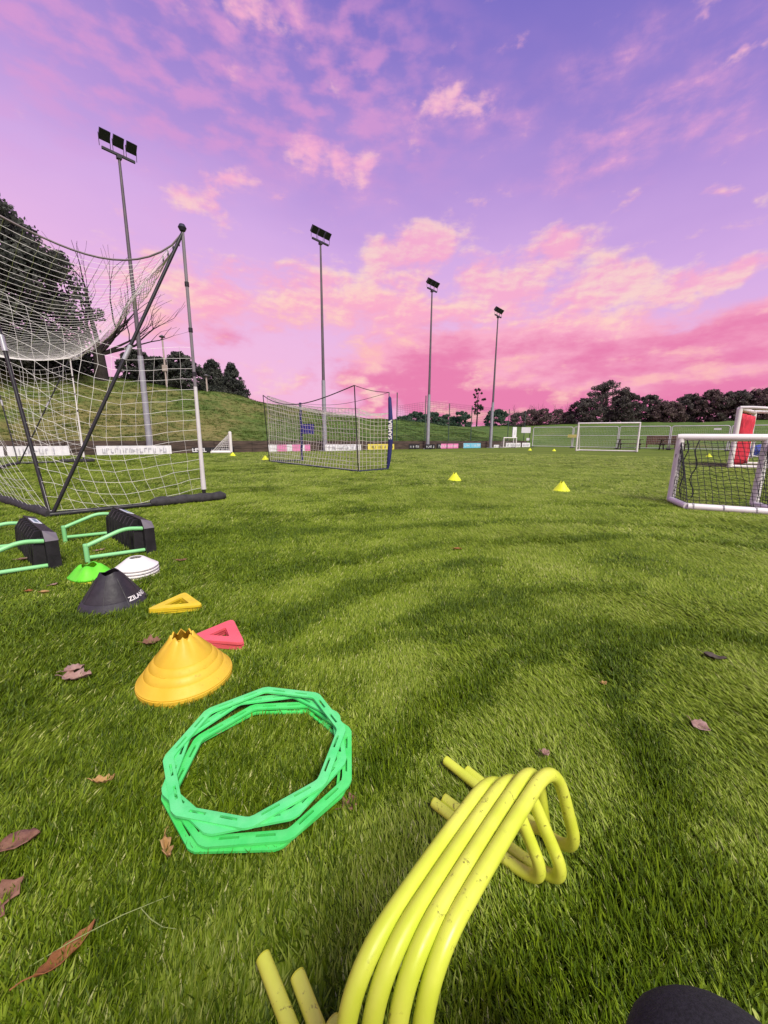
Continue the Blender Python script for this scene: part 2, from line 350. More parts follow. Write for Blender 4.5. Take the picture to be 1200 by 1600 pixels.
def scribble(mbx, w, h, y, n, seed, x0=0.0, z0=0.0):
    """upright letter-like strokes too far off to be read"""
    r = random.Random(seed); x = -w / 2
    while x < w / 2 - h * .3:
        cw = h * r.uniform(.45, .75)
        if r.random() < .86:
            mbx.box((x0 + x + .06 * h, y, z0), (.12 * h, .004, h * r.uniform(.7, 1)))
            if r.random() < .7: mbx.box((x0 + x + cw * .5, y - .003, z0 + h * r.choice((-.38, 0, .38))), (cw * .7, .004, .13 * h))
            if r.random() < .5: mbx.box((x0 + x + cw * .8, y - .0055, z0), (.12 * h, .004, h * .8))
        x += cw * 1.25
    return mbx
def banner(xa, xb, h, face, label, ink=None, segs=None, cat='banner', z=.03, seed=1, word=None, gap=.42):
    a, b_ = wall_pt(xa), wall_pt(xb); c = (a + b_) / 2 - WN * gap; w = (b_ - a).length
    t = thing('advertising_banner', label, cat, (c.x, c.y, z), ang_w, 'advertising banners along the retaining wall')
    mb_ = MB(); n = 24; vs = []; fs = []
    for i in range(n + 1):
        x = -w / 2 + w * i / n; yy = .02 * math.sin(i * 1.3 + seed) + .012 * math.sin(i * 2.9)
        vs += [(x, yy - .008, 0), (x, yy * 1.4 - .008, h), (x, yy + .008, 0), (x, yy * 1.4 + .008, h)]
    for i in range(n):
        o = i * 4; fs += [(o, o + 4, o + 5, o + 1), (o + 2, o + 3, o + 7, o + 6), (o + 1, o + 5, o + 7, o + 3), (o, o + 2, o + 6, o + 4)]
    fs += [(0, 1, 3, 2), (n * 4, n * 4 + 2, n * 4 + 3, n * 4 + 1)]
    mb_.add(vs, fs).build('sheet', face, t)
    if segs:
        for s0, s1, m_ in segs:
            bb = MB(); bb.box((-w / 2 + w * (s0 + s1) / 2, -.043, h / 2), (w * (s1 - s0), .006, h * .98)); bb.build('colour_panel', m_, t)
    if word:
        v_, f_ = text_mesh(word, h * .95); e = MB()
        e.add([(q.x - w * .34, -.046, q.y + h * .5) for q in v_], f_); e.build('lettering', ink, t)
        e = MB(); scribble(e, w * .5, h * .42, -.045, 8, seed, w * .2, h * .5); e.build('lettering', ink, t)
    elif ink:
        e = MB(); scribble(e, w * .86, h * .55, -.05, 9, seed, 0, h * .5); e.build('lettering', ink, t)
    for sx_ in (-1, 1): mb2 = MB(); mb2.tube([(sx_ * w * .485, .035, -.03), (sx_ * w * .485, .035, h + .05)], .018, 6); mb2.build('stake', dark_steel(), t)
    return t
m_bw = mat('banner_white', (.78, .78, .80), .6, .05, 2); m_bk = mat('banner_black', (.015, .015, .018), .6, .1, 2)
m_pk = mat('banner_pink', (.75, .22, .45), .6, .08, 2); m_ye = mat('banner_yellow', (.78, .66, .10), .6, .08, 2); m_bl = mat('banner_blue', (.16, .50, .68), .6, .08, 2)
m_ink = mat('banner_ink_grey', (.42, .42, .46), .7, .1, 2); m_inkd = mat('banner_ink_dark', (.05, .045, .05), .7, .1, 2)
banner(-17.63, -15.93, .46, m_bw, 'white advertising banner behind the near end of the tall net goal', m_ink, seed=2)
banner(-19.4, -17.72, .46, m_bw, 'white banner end cut off by the edge of the picture', m_ink, seed=3)
banner(-15.13, -12.54, .46, m_bw, 'white banner at the foot of the tallest-looking floodlight mast', m_ink, seed=4, gap=.95)
banner(-11.63, -9.76, .32, m_bk, 'black banner with small white capitals beside the small white goal', m_bw, seed=5, word='LEVEL')
banner(-8.04, -5.63, .46, m_bw, 'white banner with three pink blocks behind the navy net goal', None, [(.2, .42, m_pk), (.55, .8, m_pk), (.86, .995, m_pk)], seed=6)
banner(-4.9, -2.44, .46, m_bw, 'white banner with grey script behind the navy net goal', m_ink, seed=7, gap=.95)
banner(-1.6, .57, .46, m_ye, 'yellow advertising banner behind the padded goal post', m_inkd, seed=8)
banner(1.9, 2.9, .42, m_bk, 'short black banner just past the padded goal post', m_bw, seed=9)
banner(3.05, 4.0, .42, m_bk, 'short black banner at the foot of the third floodlight mast', m_bw, seed=10, gap=.95)
banner(4.65, 7.1, .46, m_bk, 'black banner with bright pink blocks between two floodlight masts', m_bw, [(.17, .42, m_pk), (.46, .72, m_pk), (.74, .97, m_pk)], seed=11)
banner(7.64, 9.84, .5, m_bw, 'pale blue banner at the far end of the wall', m_bw, [(.01, .99, m_bl)], seed=12)
banner(11.51, 12.2, .3, m_bw, 'tiny white banner beside the last floodlight mast', m_ink, seed=13, gap=.6)
banner(13.5, 15.87, .5, m_bw, 'white banner behind the far small white goal', m_ink, seed=14)
banner(16.1, 17.5, .5, m_bw, 'white banner at the wall corner by the metal barrier', m_ink, seed=15)

# ------------------------------------------------------------------ floodlight masts
def floodlight(x, y, h, label):
    t = thing('floodlight_mast', label, 'floodlight', (x, y, 0), ang_w + .14, 'floodlight masts along the wall')
    upm = mat('mast_upper_steel', (.13, .115, .125), .5, .12, 2, metal=.3); k_ = .55
    b = MB(); b.tube([(0, 0, 0), (0, 0, 1.0), (0, 0, h * .36)], [.16, .157, .135], 14); b.build('lower_mast', galv(), t, True)
    b = MB(); b.tube([(0, 0, h * .355), (0, 0, h * .36), (0, 0, h)], [.115, .11, .058], 12); b.build('upper_mast', upm, t, True)
    b = MB(); b.box((0, 0, .03), (.6, .6, .06)); b.build('base_plate', galv(), t)
    b = MB(); b.box((0, 0, h + .02), (2.5 * k_, .10, .10)); ca = b.build('crossarm', dark_steel(), t); b = MB(); b.box((0, 0, h - .09), (.2, .2, .13)); b.build('collar', dark_steel(), t)
    for k in (-1, 0, 1):
        lamp = MB(); m3 = Matrix.Rotation(R(-42), 3, 'X').inverted(); c = Vector((k * 1.0 * k_, -.05, h + .86 * k_ + .1)); hs = .40 * k_
        vs = []
        for sy, sc in ((-.12, 1.0), (.08, .88), (.16, .45)):
            for sx_, sz in ((-1, -1), (1, -1), (1, 1), (-1, 1)): vs.append(c + m3 @ Vector((sx_ * hs * sc, sy, sz * hs * sc)))
        lamp.add(vs, [(0, 1, 2, 3), (11, 10, 9, 8)] + [(i + j, i + 4 + j, i + 4 + (j + 1) % 4, i + (j + 1) % 4) for i in (0, 4) for j in range(4)])
        lo = lamp.build('floodlight', dark_steel(), t)
        gl = MB(); vs = [c + m3 @ Vector((sx_ * hs * .9, -.126, sz * hs * .9)) for sx_, sz in ((-1, -1), (1, -1), (1, 1), (-1, 1))]
        gl.add(vs, [(0, 1, 2, 3)]).build('lens', mat('lamp_glass', (.02, .022, .03), .35, .1, 3, spec=.3), lo)
        for sx_ in (-1, 1):
            st = MB(); st.tube([(k * k_ + sx_ * hs, 0, h + .06), (k * k_ + sx_ * (hs + .012), -.04, c.z)], .014, 5); st.build('stirrup', dark_steel(), lo)
    return t
for x, h, lab in ((-13.27, 14.3, 'floodlight mast nearest the tall net goal'), (-4.72, 13.85, 'second floodlight mast, seen behind the navy net goal'), (3.64, 13.4, 'third floodlight mast along the wall, past the navy padded post'), (11.12, 13.2, 'farthest and shortest-looking floodlight mast')):
    p = wall_pt(x) - WN * .5; floodlight(p.x, p.y, h, lab)

# ------------------------------------------------------------------ tall net goal
def pole_part(name, pts, r, m, par, n=10): b = MB(); b.tube(pts, r, n); return b.build(name, m, par, True)
A_ = Vector((-2.77, 5.85, 0)); FPp = Vector((-11.3, 14.55, 0)); AP = Vector((-4.10, 4.62, 0)); FAP = FPp + (AP - A_)
HT = 3.72
N_ = Vector((-4.95, 5.10, 3.74)); FN = FPp + (N_ - A_); FN.z = 3.74
At = A_ + Vector((0, 0, HT)); FPt = FPp + Vector((0, 0, HT))
tg_ = thing('net_goal', 'tall goal with thin poles, V-shaped black braces and a big white net', 'goal', (-2.77, 5.85, 0))
off = -Vector(tg_.location)
def P_(v): return Vector(v) + off
wsl = mat('white_sleeve', (.66, .64, .63), .5, .08, 3); greyp = mat('grey_pole', (.22, .20, .22), .5, .15, 3)
for base, top, nm in ((A_, At, 'near'), (FPp, FPt, 'far')):
    po = pole_part('upright', [P_(lerp(base, top, t)) for t in (0, .06)], .028, black_metal(), tg_)
    pole_part('sleeve', [P_(lerp(base, top, t)) for t in (.055, .16, .46)], [.038, .031, .025], wsl if nm == 'near' else white_plastic(), po)
    pole_part('rod', [P_(lerp(base, top, t)) for t in (.46, 1)], .022, greyp if nm == 'near' else white_plastic(), po)
    for t in (.50, .66, .82): pole_part('joint', [P_(lerp(base, top, t)), P_(lerp(base, top, t + .015))], .030, black_metal(), po, 8)
    fb = MB(); fb.lathe([(0.001, -.05), (.035, -.04), (.055, 0), (.035, .04), (.001, .055)], 12, P_(top + Vector((0, 0, .06)))); fb.build('finial', mat('finial_rubber', (.03, .03, .05), .5), tg_, True)
for ap, tp in ((AP, At), (AP, N_), (FAP, FPt), (FAP, FN)):
    o = pole_part('brace', [P_(lerp(ap, tp, t)) for t in (0, .5, 1)], .021, black_metal(), tg_)
    pole_part('silver_band', [P_(lerp(ap, tp, t)) for t in (.53, .58)], .028, mat('silver_band', (.42, .42, .44), .4, metal=.3), o)
dA = (A_ - AP).normalized()
pad = mat('black_padding', (.04, .038, .04), .85, .3, 12, bump=.4)
for a_, ap in ((A_, AP), (FPp, FAP)):
    d_ = (a_ - ap).normalized(); ln = (a_ - ap).length
    b = MB(); pts = []; rr = []
    for i in range(15):
        s_ = ln + .32 - i * .075; pts.append(P_(ap + d_ * s_ + Vector((0, 0, .075)))); rr.append((.072 if 0 < i < 14 else .04) * (1 + .12 * math.sin(i * 1.7)))
    b.tube(pts, rr, 12); b.build('padded_roll', pad, tg_, True)
    pole_part('side_bar', [P_(ap + Vector((0, 0, .04))), P_(ap + d_ * (ln - .6) + Vector((0, 0, .05)))], .034, black_metal(), tg_)
BOW = (AP - A_).normalized()
bow = lambda b: BOW * (.85 * math.sin(math.pi * b))
pts = [P_(lerp(AP, FAP, i / 30) + bow(i / 30) + Vector((0, 0, .05 + .012 * math.sin(i * 2.3)))) for i in range(31)]
pole_part('rear_bar', pts, [.055 + .012 * math.sin(i * 1.9) for i in range(31)], pad, tg_)
pole_part('top_rope', [P_(lerp(At, N_, i / 16) - Vector((0, 0, .46 * math.sin(math.pi * (i / 16) ** .75)))) for i in range(17)], .013, mat('rope_grey', (.20, .17, .17), .9), tg_, 5)
pole_part('top_rope', [P_(lerp(FPt, FN, i / 16) - Vector((0, 0, .15 * math.sin(math.pi * i / 16)))) for i in range(17)], .016, white_net(), tg_, 5)
nb = MB()
def sagd(a): return .46 * math.sin(math.pi * a ** .75)
def roof(a, b):
    p = lerp(lerp(At, N_, a), lerp(FPt, FN, a), b)
    p += bow(b) * .6 * a
    p.z -= sagd(a) * (1 - b) + .15 * math.sin(math.pi * a) * b + (.30 + .35 * a) * math.sin(math.pi * b) * (1 if a < 1 else .9)
    return P_(p)
net(roof, 13, 66, .0024, nb, .006)
def backn(a, b):     # a: up, b: along
    top = lerp(N_, FN, b); top.z -= .585 * math.sin(math.pi * b); lo = lerp(AP, FAP, b) + bow(b) + Vector((0, 0, .06)); top += bow(b) * .6
    p = lerp(lo, top, a); p += WN * .0
    bul = math.sin(math.pi * a) * .35; p += (AP - A_).normalized() * bul
    p.z -= .10 * math.sin(math.pi * a) * (1 + math.sin(b * 37) * .6)
    return P_(p)
net(backn, 24, 66, .0020, nb, .012)
def siden(near):
    a_, ap, n_ = (A_, AP, N_) if near else (FPp, FAP, FN)
    def f(a, b):    # a: up 0..1, b from post to rear
        h0, h1 = (2.25, 2.75) if near else (3.5, 3.6)
        lo = lerp(a_, ap, b) + Vector((0, 0, .09))
        rear = lerp(ap, n_, a * h1 / 3.74); front = a_ + Vector((0, 0, a * h0))
        p = lerp(front, rear, b); p.z = .09 * (1 - a) + p.z
        p.z -= (.30 * (1 - .45 * (1 - a))) * math.sin(math.pi * b) ** 1.3 * (1 if a > 0 else .15)
        p += Vector((-.35, -.38, 0)) * math.sin(math.pi * b) * math.sin(math.pi * min(1, a + .1)) * .5
        return P_(p)
    return f
net(siden(True), 15, 13, .0021, nb, .012)
net(siden(False), 22, 12, .0032, nb, .01)
nb.build('net', white_net(), tg_)
bn_ = MB()          # gathered edge of the roof net, hanging in a loose bundle between the two uprights
for k in range(9):
    ph = k * 1.7
    bn_.tube([P_(lerp(At, FPt, i / 44) - Vector((0, 0, .05 + .32 * math.sin(math.pi * i / 44)) ) + Vector((math.sin(i * .9 + ph), math.cos(i * .7 + ph), math.sin(i * 1.3 + ph))) * .05 * min(1, i / 8)) for i in range(45)], .0045, 3, cap=False)
bn_.build('gathered_net_edge', white_net(), tg_)
cl = MB()
for t in (.015, .035, .055, .075): 
    p = P_(lerp(At, FPt, t) - Vector((0, 0, .06))); cl.box(p, (.02, .02, .09), .6)
cl.build('net_clip', black_metal(), tg_)

# ------------------------------------------------------------------ navy net goal
BL = Vector((-4.65, 15.64, 0)); BNp = Vector((-.76, 11.27, 0)); RP = Vector((.13, 12.27, 0)); FP2 = Vector((-3.45, 16.21, 0))
sg = thing('net_goal', 'navy pop-up goal with white net and one padded post lettered in white', 'goal', (RP.x, RP.y, 0))
off = -Vector(sg.location)
navy = mat('navy_padding', (.02, .024, .12), .7, .15, 5)
U_ = lambda h: Vector((0, 0, h))
pole_part('pole', [P_(BL), P_(BL + U_(1.3) + Vector((-.06, 0, 0))), P_(BL + U_(2.6) + Vector((-.12, -.02, 0)))], .017, black_metal(), sg, 6)
pole_part('pole', [P_(BNp), P_(BNp + U_(1.2) + Vector((-.05, 0, 0))), P_(BNp + U_(2.44) + Vector((-.1, 0, 0)))], .017, black_metal(), sg, 6)
po = pole_part('padded_post', [P_(RP + U_(z) + Vector((.03 + x, 0, 0))) for z, x in ((0, -.06), (.3, -.02), (.9, .03), (1.6, .02), (2.2, -.01), (2.25, -.015))], [.04, .064, .075, .072, .052, .02], navy, sg, 12)
pole_part('post_tip', [P_(RP + U_(2.2)), P_(RP + U_(2.37))], .018, greyp, po, 6)
pole_part('post', [P_(FP2), P_(FP2 + U_(1.2)), P_(FP2 + U_(2.38))], .05, navy, sg, 8)
fl = MB(); fl.box(P_(FP2 + Vector((.30, -.1, 1.33))), (.54, .03, .40), R(-12)); fl.build('pocket', mat('navy_pocket', (.03, .028, .22), .7), sg)
v_, f_ = text_mesh('SAMBA', .19); e = MB(); ang = math.atan2(-RP.y, -RP.x)
cdir = Vector((math.cos(ang), math.sin(ang), 0)); cside = Vector((-cdir.y, cdir.x, 0))
e.add([P_(RP + Vector((.05, 0, 1.25)) + cdir * .082 + cside * (-q.y * .8) + U_(q.x)) for q in v_], f_); e.build('lettering', white_plastic(), po)
gb = MB()
for a_, b2 in ((BL, BNp), (BNp, RP), (BL, FP2)): gb.tube([P_(lerp(a_, b2, i / 8) + U_(.03)) for i in range(9)], .03, 6)
gb.build('ground_bar', mat('ground_bar_navy', (.02, .025, .06), .7), sg, True)
rp_ = MB(); 
T1 = BL + U_(2.6) + Vector((-.12, -.02, 0)); T2 = BNp + U_(2.44) + Vector((-.1, 0, 0)); T3 = RP + U_(2.37)
rp_.tube([P_(lerp(T1, T2, i / 14) - U_(.42 * math.sin(math.pi * (i / 14) ** .8))) for i in range(15)], .016, 5)
rp_.tube([P_(lerp(T2, T3, i / 6) - U_(.05 * math.sin(math.pi * i / 6))) for i in range(7)], .01, 5)
rp_.tube([P_(lerp(FP2 + U_(2.36), T3, i / 10) - U_(.2 * math.sin(math.pi * i / 10))) for i in range(11)], .007, 4)
rp_.build('top_rope', black_metal(), sg)
nb = MB()
def nback(a, b):
    tb = np.interp(b, [0, .3, .6, 1], [2.58, 2.25, 2.02, 1.80]); p = lerp(BL, BNp, b) + U_(.05 + a * (tb - .05))
    p += (RP - BNp).normalized() * (.05 + .18 * math.sin(math.pi * a) * math.sin(math.pi * b)); p.z -= .05 * math.sin(math.pi * b) * a; return P_(p)
net(nback, 15, 34, .0072, nb, .012, edge_r=.012)
def nside(a, b): p = lerp(BNp, RP, b) + U_(.05 + a * (1.75 - .05 * b)); p.z -= .07 * math.sin(math.pi * b) * a; return P_(p)
net(nside, 14, 8, .0068, nb, .01, edge_r=.008)
def nfar(a, b): return P_(lerp(BL, FP2, b) + U_(.05 + a * (2.5 - .3 * b)))
net(nfar, 16, 8, .0045, nb, .01)
def nroof(a, b):
    p0 = Vector(nback(1, b)); p1 = P_(lerp(FP2 + U_(2.2), RP + U_(1.75), b) - U_(.15 * math.sin(math.pi * b))); return lerp(p0, p1, a) - U_(.12 * math.sin(math.pi * a))
net(nroof, 7, 34, .0042, nb, .01, edge_r=.012)
nb.build('net', mat('cream_net_cord', (.74, .70, .62), .8), sg)

# ------------------------------------------------------------------ white tube goals
def seg_goal(name, label, Lp, Rp, h, back, r, netm, group=None, bz=None, stay=None, nr=.004, cell=.16, lean=(0, 0), netpts=None):
    """mouth Lp-Rp, back corners = Lp/Rp + back; ground bars, back bar, optional bent stays"""
    Lp, Rp, back = Vector((*Lp, 0)), Vector((*Rp, 0)), Vector((*back, 0))
    t = thing(name, label, 'goal', (Lp.x, Lp.y, 0), 0, group)
    o_ = -Lp; Q = lambda v: Vector(v) + o_
    ln = Vector((lean[0], lean[1], 0)); wp = white_plastic()
    tl, tr = Lp + U_(h) + ln, Rp + U_(h) + ln
    pole_part('post', [Q(Lp + U_(r)), Q(tl)], r, wp, t, 12); pole_part('post', [Q(Rp + U_(r)), Q(tr)], r, wp, t, 12)
    d = (tr - tl).normalized()
    pole_part('crossbar', [Q(tl - d * r * .9), Q(tl), Q(tr), Q(tr + d * r * .9)], [r * .9, r * 1.04, r * 1.04, r * .9], wp, t, 12)
    bl_, br_ = Lp + back, Rp + back
    for a_, b2 in ((Lp, bl_), (Rp, br_)): pole_part('side_bar', [Q(a_ + U_(r)), Q(b2 + U_(r))], r * .92, wp, t, 10)
    pole_part('back_bar', [Q(bl_ + U_(r)), Q(br_ + U_(r))], r * .92, wp, t, 10)
    if stay:
        for a_, b2 in ((tl, bl_), (tr, br_)): pole_part('stay', fillet([Q(a_), Q(lerp(a_, b2, stay[0]) + U_(stay[1])), Q(b2 + U_(r))], .4, 5), r * .7, wp, t, 8)
    nb = MB(); w = (tr - tl).length; nu = max(3, int(h * 1.25 / cell)); nv = max(3, int(w / cell))
    def fb(a, b):
        lo = lerp(bl_, br_, b) + U_(r); hi = lerp(tl, tr, b) - U_(.02)
        p = lerp(lo, hi, a); 
        if stay: p += back * (.55 * math.sin(math.pi * a) * (stay[1] > 0.2))
        p += back.normalized() * (.06 * math.sin(math.pi * a)); p.z -= .04 * h * math.sin(math.pi * a) * (1 + .4 * math.sin(b * 19)); return Q(p)
    net(fb, nu, nv, nr, nb, cell * .08, edge_r=nr * 1.8)
    for pb, pt, bb in ((Lp, tl, bl_), (Rp, tr, br_)):
        def fs_(a, b, pb=pb, pt=pt, bb=bb):
            f_ = lerp(pb + U_(r), pt, a); k = 0 if pb is Lp else 1; return lerp(f_, Vector(fb(a, k)) - o_, b) + o_
        net(fs_, nu, max(2, int(back.length / cell)), nr, nb, cell * .06)
    nb.build('net', netm, t)
    return t
near = seg_goal('small_goal', 'small white tube goal with black net, its back towards us', (4.66, 6.18), (5.60, 5.74), 1.04, (-.26, -.69), .054, black_net(), lean=(.02, 0), nr=.0042, cell=.072)
jb = MB(); o_ = Vector((4.66, 6.18, 0))
for t in (.05, .38, .72):
    jb = MB(); p = lerp(Vector((4.40, 5.49, .06)), Vector((5.34, 5.05, .06)), t) - o_; d = Vector((.94, -.44, 0)).normalized(); jb.tube([p, p + d * .018], .0515, 12); jb.build('joint', mat('joint_grey', (.3, .3, .3), .6), near)
lc = MB()
for k, (bx, by) in enumerate(((.06, -.10), (.0, .0), (.16, -.18))):
    lc.tube([(bx + .035 * math.sin(i * 1.1 + k), by + .02 * math.cos(i * .9), 1.0 - i * .075) for i in range(13)], .008, 5)
lc.build('lacing_cord', black_net(), near)
seg_goal('training_goal', 'white goal with thin tubes standing in front of the metal barriers', (16.28, 33.04), (20.1, 31.0), 2.3, (.9, 1.3), .062, mat('fine_net_cord', (.45, .45, .45), .8), stay=(.5, .35), nr=.003, cell=.22)
seg_goal('mini_goal', 'tiny white goal seen end-on in front of the black banner', (-9.2, 23.3), (-9.75, 24.6), 1.22, (-1.0, -.35), .09, white_net(), nr=.008, cell=.15)
seg_goal('mini_goal', 'tiny white goal at the far end of the retaining wall', (13.0, 42.6), (14.6, 43.3), 1.1, (-.35, .7), .055, white_net(), nr=.006, cell=.15)

# goal with the red sheet
Pp, Qp = Vector((12.8, 14.31, 0)), Vector((15.2, 16.3, 0)); dep = Vector((1.45, -.95, 0)) * 1.25
rg = thing('training_goal', 'white goal with curved top bars and a red sheet in its mouth', 'goal', (Pp.x, Pp.y, 0)); off = -Pp
HP = 2.12; wp = white_plastic()
for b_ in (Pp, Qp):
    pole_part('post', [P_(b_), P_(b_ + U_(HP))], .085, wp, rg, 12)
    pole_part('curved_top_bar', [P_(b_ + dep * (1.35 * math.sin(s_ * math.pi / 2)) + U_(HP * (math.cos(s_ * math.pi / 2) ** .8 if s_ < 1 else .04) + .04)) for s_ in [i / 14 for i in range(15)]], .06, wp, rg, 10)
    pole_part('side_bar', [P_(b_ + U_(.06)), P_(b_ + dep * 1.35 + U_(.06))], .06, wp, rg, 10)
pole_part('crossbar', [P_(Pp + U_(HP)), P_(Qp + U_(HP))], .085, wp, rg, 12)
pole_part('back_bar', [P_(Pp + dep * 1.35 + U_(.06)), P_(Qp + dep * 1.35 + U_(.06))], .055, wp, rg, 10)
nb = MB()
def nrf(a, b):
    s_ = a; p = lerp(Pp, Qp, b) + dep * (1.33 * math.sin(s_ * math.pi / 2)) + U_(HP * (math.cos(s_ * math.pi / 2) ** .8 if s_ < 1 else .04) + .02); p.z -= .08 * math.sin(math.pi * b); return P_(p)
net(nrf, 14, 16, .004, nb, .02); nb.build('net', white_net(), rg)
rsm = mat('red_sheet', (.60, .035, .06), .65, .25, 4); rs = MB(); vs = []; fs = []
for i in range(25):
    p = lerp(Pp, Qp, .05 + .9 * i / 24) + dep.normalized() * (.06 * math.sin(i * 1.9) + .03 * math.sin(i * .7) + .05)
    for k in range(9): vs.append(P_(p + U_(.08 + k * .235) + dep.normalized() * .02 * math.sin(k * 1.3 + i)))
for i in range(24):
    for k in range(8): fs.append((i * 9 + k, (i + 1) * 9 + k, (i + 1) * 9 + k + 1, i * 9 + k + 1))
rs.add(vs, fs); rso = rs.build('target_sheet', rsm, rg, True); sm_ = rso.modifiers.new('thickness', 'SOLIDIFY'); sm_.thickness = .012
for f0 in (.25, .55, .85):
    st = MB(); vs = []
    for k in range(6):
        for dt in (-.06, .06):
            p = lerp(Pp, Qp, .05 + .9 * (f0 + dt)) - dep.normalized() * .05; vs.append(P_(p + U_(.55 + k * .2)))
    fs = [(k * 2, k * 2 + 1, k * 2 + 3, k * 2 + 2) for k in range(5)]
    st.add(vs, fs); so = st.build('white_stripe', mat('stripe_white', (.72, .62, .62), .7), rso); sm_ = so.modifiers.new('thickness', 'SOLIDIFY'); sm_.thickness = .006
# inner small goal and blue bag
seg_goal('small_goal', 'small white goal frame half hidden behind the red-sheet goal', (21.0, 22.2), (24.6, 22.6), 1.12, (.3, 1.2), .06, white_net(), nr=.004, cell=.2)
bb = MB(); vs = []; fs = []; r_ = random.Random(3); nu, nv = 28, 12
for i in range(nu):
    a = 2 * math.pi * i / nu
    for j in range(nv + 1):
        q = j / nv; rad = math.cos(q * math.pi / 2) ** .6; z = .62 * math.sin(q * math.pi / 2) ** .9
        w = 1 + .14 * math.sin(3 * a + q * 4) + .10 * math.sin(7 * a - q * 6)
        vs.append((1.9 * rad * w * math.cos(a), .8 * rad * w * math.sin(a), max(0, z * (1 + .18 * math.sin(5 * a + 1) + .1 * math.sin(2 * a)))))
for i in range(nu):
    for j in range(nv): fs.append((i * (nv + 1) + j, ((i + 1) % nu) * (nv + 1) + j, ((i + 1) % nu) * (nv + 1) + j + 1, i * (nv + 1) + j + 1))
bb.add(vs, fs); bo = bb.build('kit_bag', mat('blue_tarp', (.03, .06, .30), .5, .4, 1.5, bump=.5, bscale=4), None, True, (24.0, 24.8, 0), .3)
tag(bo, 'crumpled blue heap lying behind the red-sheet goal', 'bag')

# ------------------------------------------------------------------ metal barrier panels, ball-stop fence
ang_b = math.atan2(BD.y, BD.x)
def barrier():
    t = thing('barrier_panel', '', 'barrier', (0, 0, 0), 0, 'metal mesh barrier panels behind the pitch')
    w, h = 4.38, 2.36; gm_ = mat('barrier_steel', (.55, .54, .56), .5, .1, 2)
    pole_part('frame', fillet([(0, 0, .02), (0, 0, h), (w, 0, h), (w, 0, .02)], .22, 5), .045, gm_, t, 8)
    pole_part('rail', [(0, 0, .16), (w, 0, .16)], .034, gm_, t, 6); pole_part('rail', [(0, 0, h * .6), (w, 0, h * .6)], .028, gm_, t, 6)
    b = MB()
    for i in range(1, 30): b.tube([(w * i / 30, .012, .16), (w * i / 30, .012, h - .02)], .005, 3, cap=False)
    for k in range(1, 9): b.tube([(0, -.012, .16 + k * .25), (w, -.012, .16 + k * .25)], .005, 3, cap=False)
    b.build('wire_mesh', gm_, t)
    for x in (.02, w - .02):
        f = MB(); f.box((x, 0, .03), (.24, .6, .06)); f.box((x, 0, .08), (.16, .4, .05)); f.build('foot', mat('foot_rubber', (.05, .05, .055), .8), t)
    return t
names_b = ['metal barrier panel joined to the end of the retaining wall', 'metal barrier panel with a small yellow plate at its joint', 'metal barrier panel right behind the thin white goal', 'metal barrier panel in front of the brown timber box', 'metal barrier panel seen above the small black-net goal', 'metal barrier panel beside the red-sheet goal', 'metal barrier panel at the edge of the picture behind the curved bars']
bt = None
for i in range(7):
    p = CORNER + BD * (.6 + 4.5 * i) - BN * .1
    if bt is None: bt = barrier(); bt.location = p; bt.rotation_euler = (0, 0, ang_b); bt['label'] = names_b[0]
    else: dup(bt, p, ang_b, names_b[i])
sp_ = MB(); p = CORNER + BD * 5.0 - BN * .25; sp_.box((0, 0, 0), (.95, .03, .34)); sp_.box((0, -.018, 0), (.85, .01, .05))
so = sp_.build('fence_sign', mat('yellow_sign', (.62, .58, .18), .6), None, False, (p.x, p.y, 1.35), ang_b); tag(so, 'small yellow plate fixed where two barrier panels meet', 'sign')
sp_ = MB(); p = CORNER + BD * 17.6 - BN * .22; sp_.box((0, 0, 0), (.55, .03, .16)); so = sp_.build('fence_sign', m_bw, None, False, (p.x, p.y, 2.05), ang_b); tag(so, 'tiny white plate high on a barrier panel near the trees', 'sign')

fz = thing('ball_stop_fence', 'tall green ball-stop net on thin posts behind the far wall', 'fence', tuple(wall_pt(2.0) + WN * .8)); off = -Vector(fz.location)
gpm = mat('green_post', (.05, .09, .07), .6); F0, F1 = wall_pt(1.6) + WN * .8, wall_pt(17.9) + WN * .8
nb = MB()
def fnet(a, b): p = lerp(F0, F1, b); h = np.interp(b, [0, .2, 1], [3.2, 3.9, 3.7]); return P_(p + U_(.55 + a * h))
net(fnet, 20, 100, .0075, nb, 0); nb.build('net', mat('green_net_cord', (.02, .10, .07), .8), fz)
for t in (0.0, .17, .33, .5, .66, .83, 1.0):
    h = 4.9 if t < .2 else 4.4
    pole_part('post', [P_(lerp(F0, F1, t) + U_(.3)), P_(lerp(F0, F1, t) + U_(h))], .045, gpm, fz, 6)
# signs on the end post
p = wall_pt(17.4) + WN * .2
bo = MB(); bo.box((0, 0, 2.05), (1.05, .05, .68)); sg_ = thing('notice_board', 'white notice panel on a post by the wall corner', 'sign', (p.x, p.y, 0), ang_b * .3)
bo.build('panel', m_bw, sg_); pole_part('post', [(.5, .06, 0), (.5, .06, 2.45)], .045, mat('dark_post', (.05, .05, .05), .7), sg_, 8)
bo = MB(); bo.box((.3, 0, .95), (.35, .04, .3)); bo.build('small_panel', m_bw, sg_)
p = wall_pt(14.9) - WN * .25
sg2 = thing('standing_screen', 'upright white panel standing behind the far mini goal', 'panel', (p.x, p.y, 0), .5)
bo = MB(); bo.box((0, 0, 1.75), (.62, .06, 1.15)); bo.build('panel', m_bw, sg2); pole_part('stand', [(0, .06, 0), (0, .06, 1.4)], .05, wp, sg2, 8)
bo = MB(); bo.box((.03, -.035, 1.7), (.08, .012, .5)); bo.build('mark', m_ink, sg2)

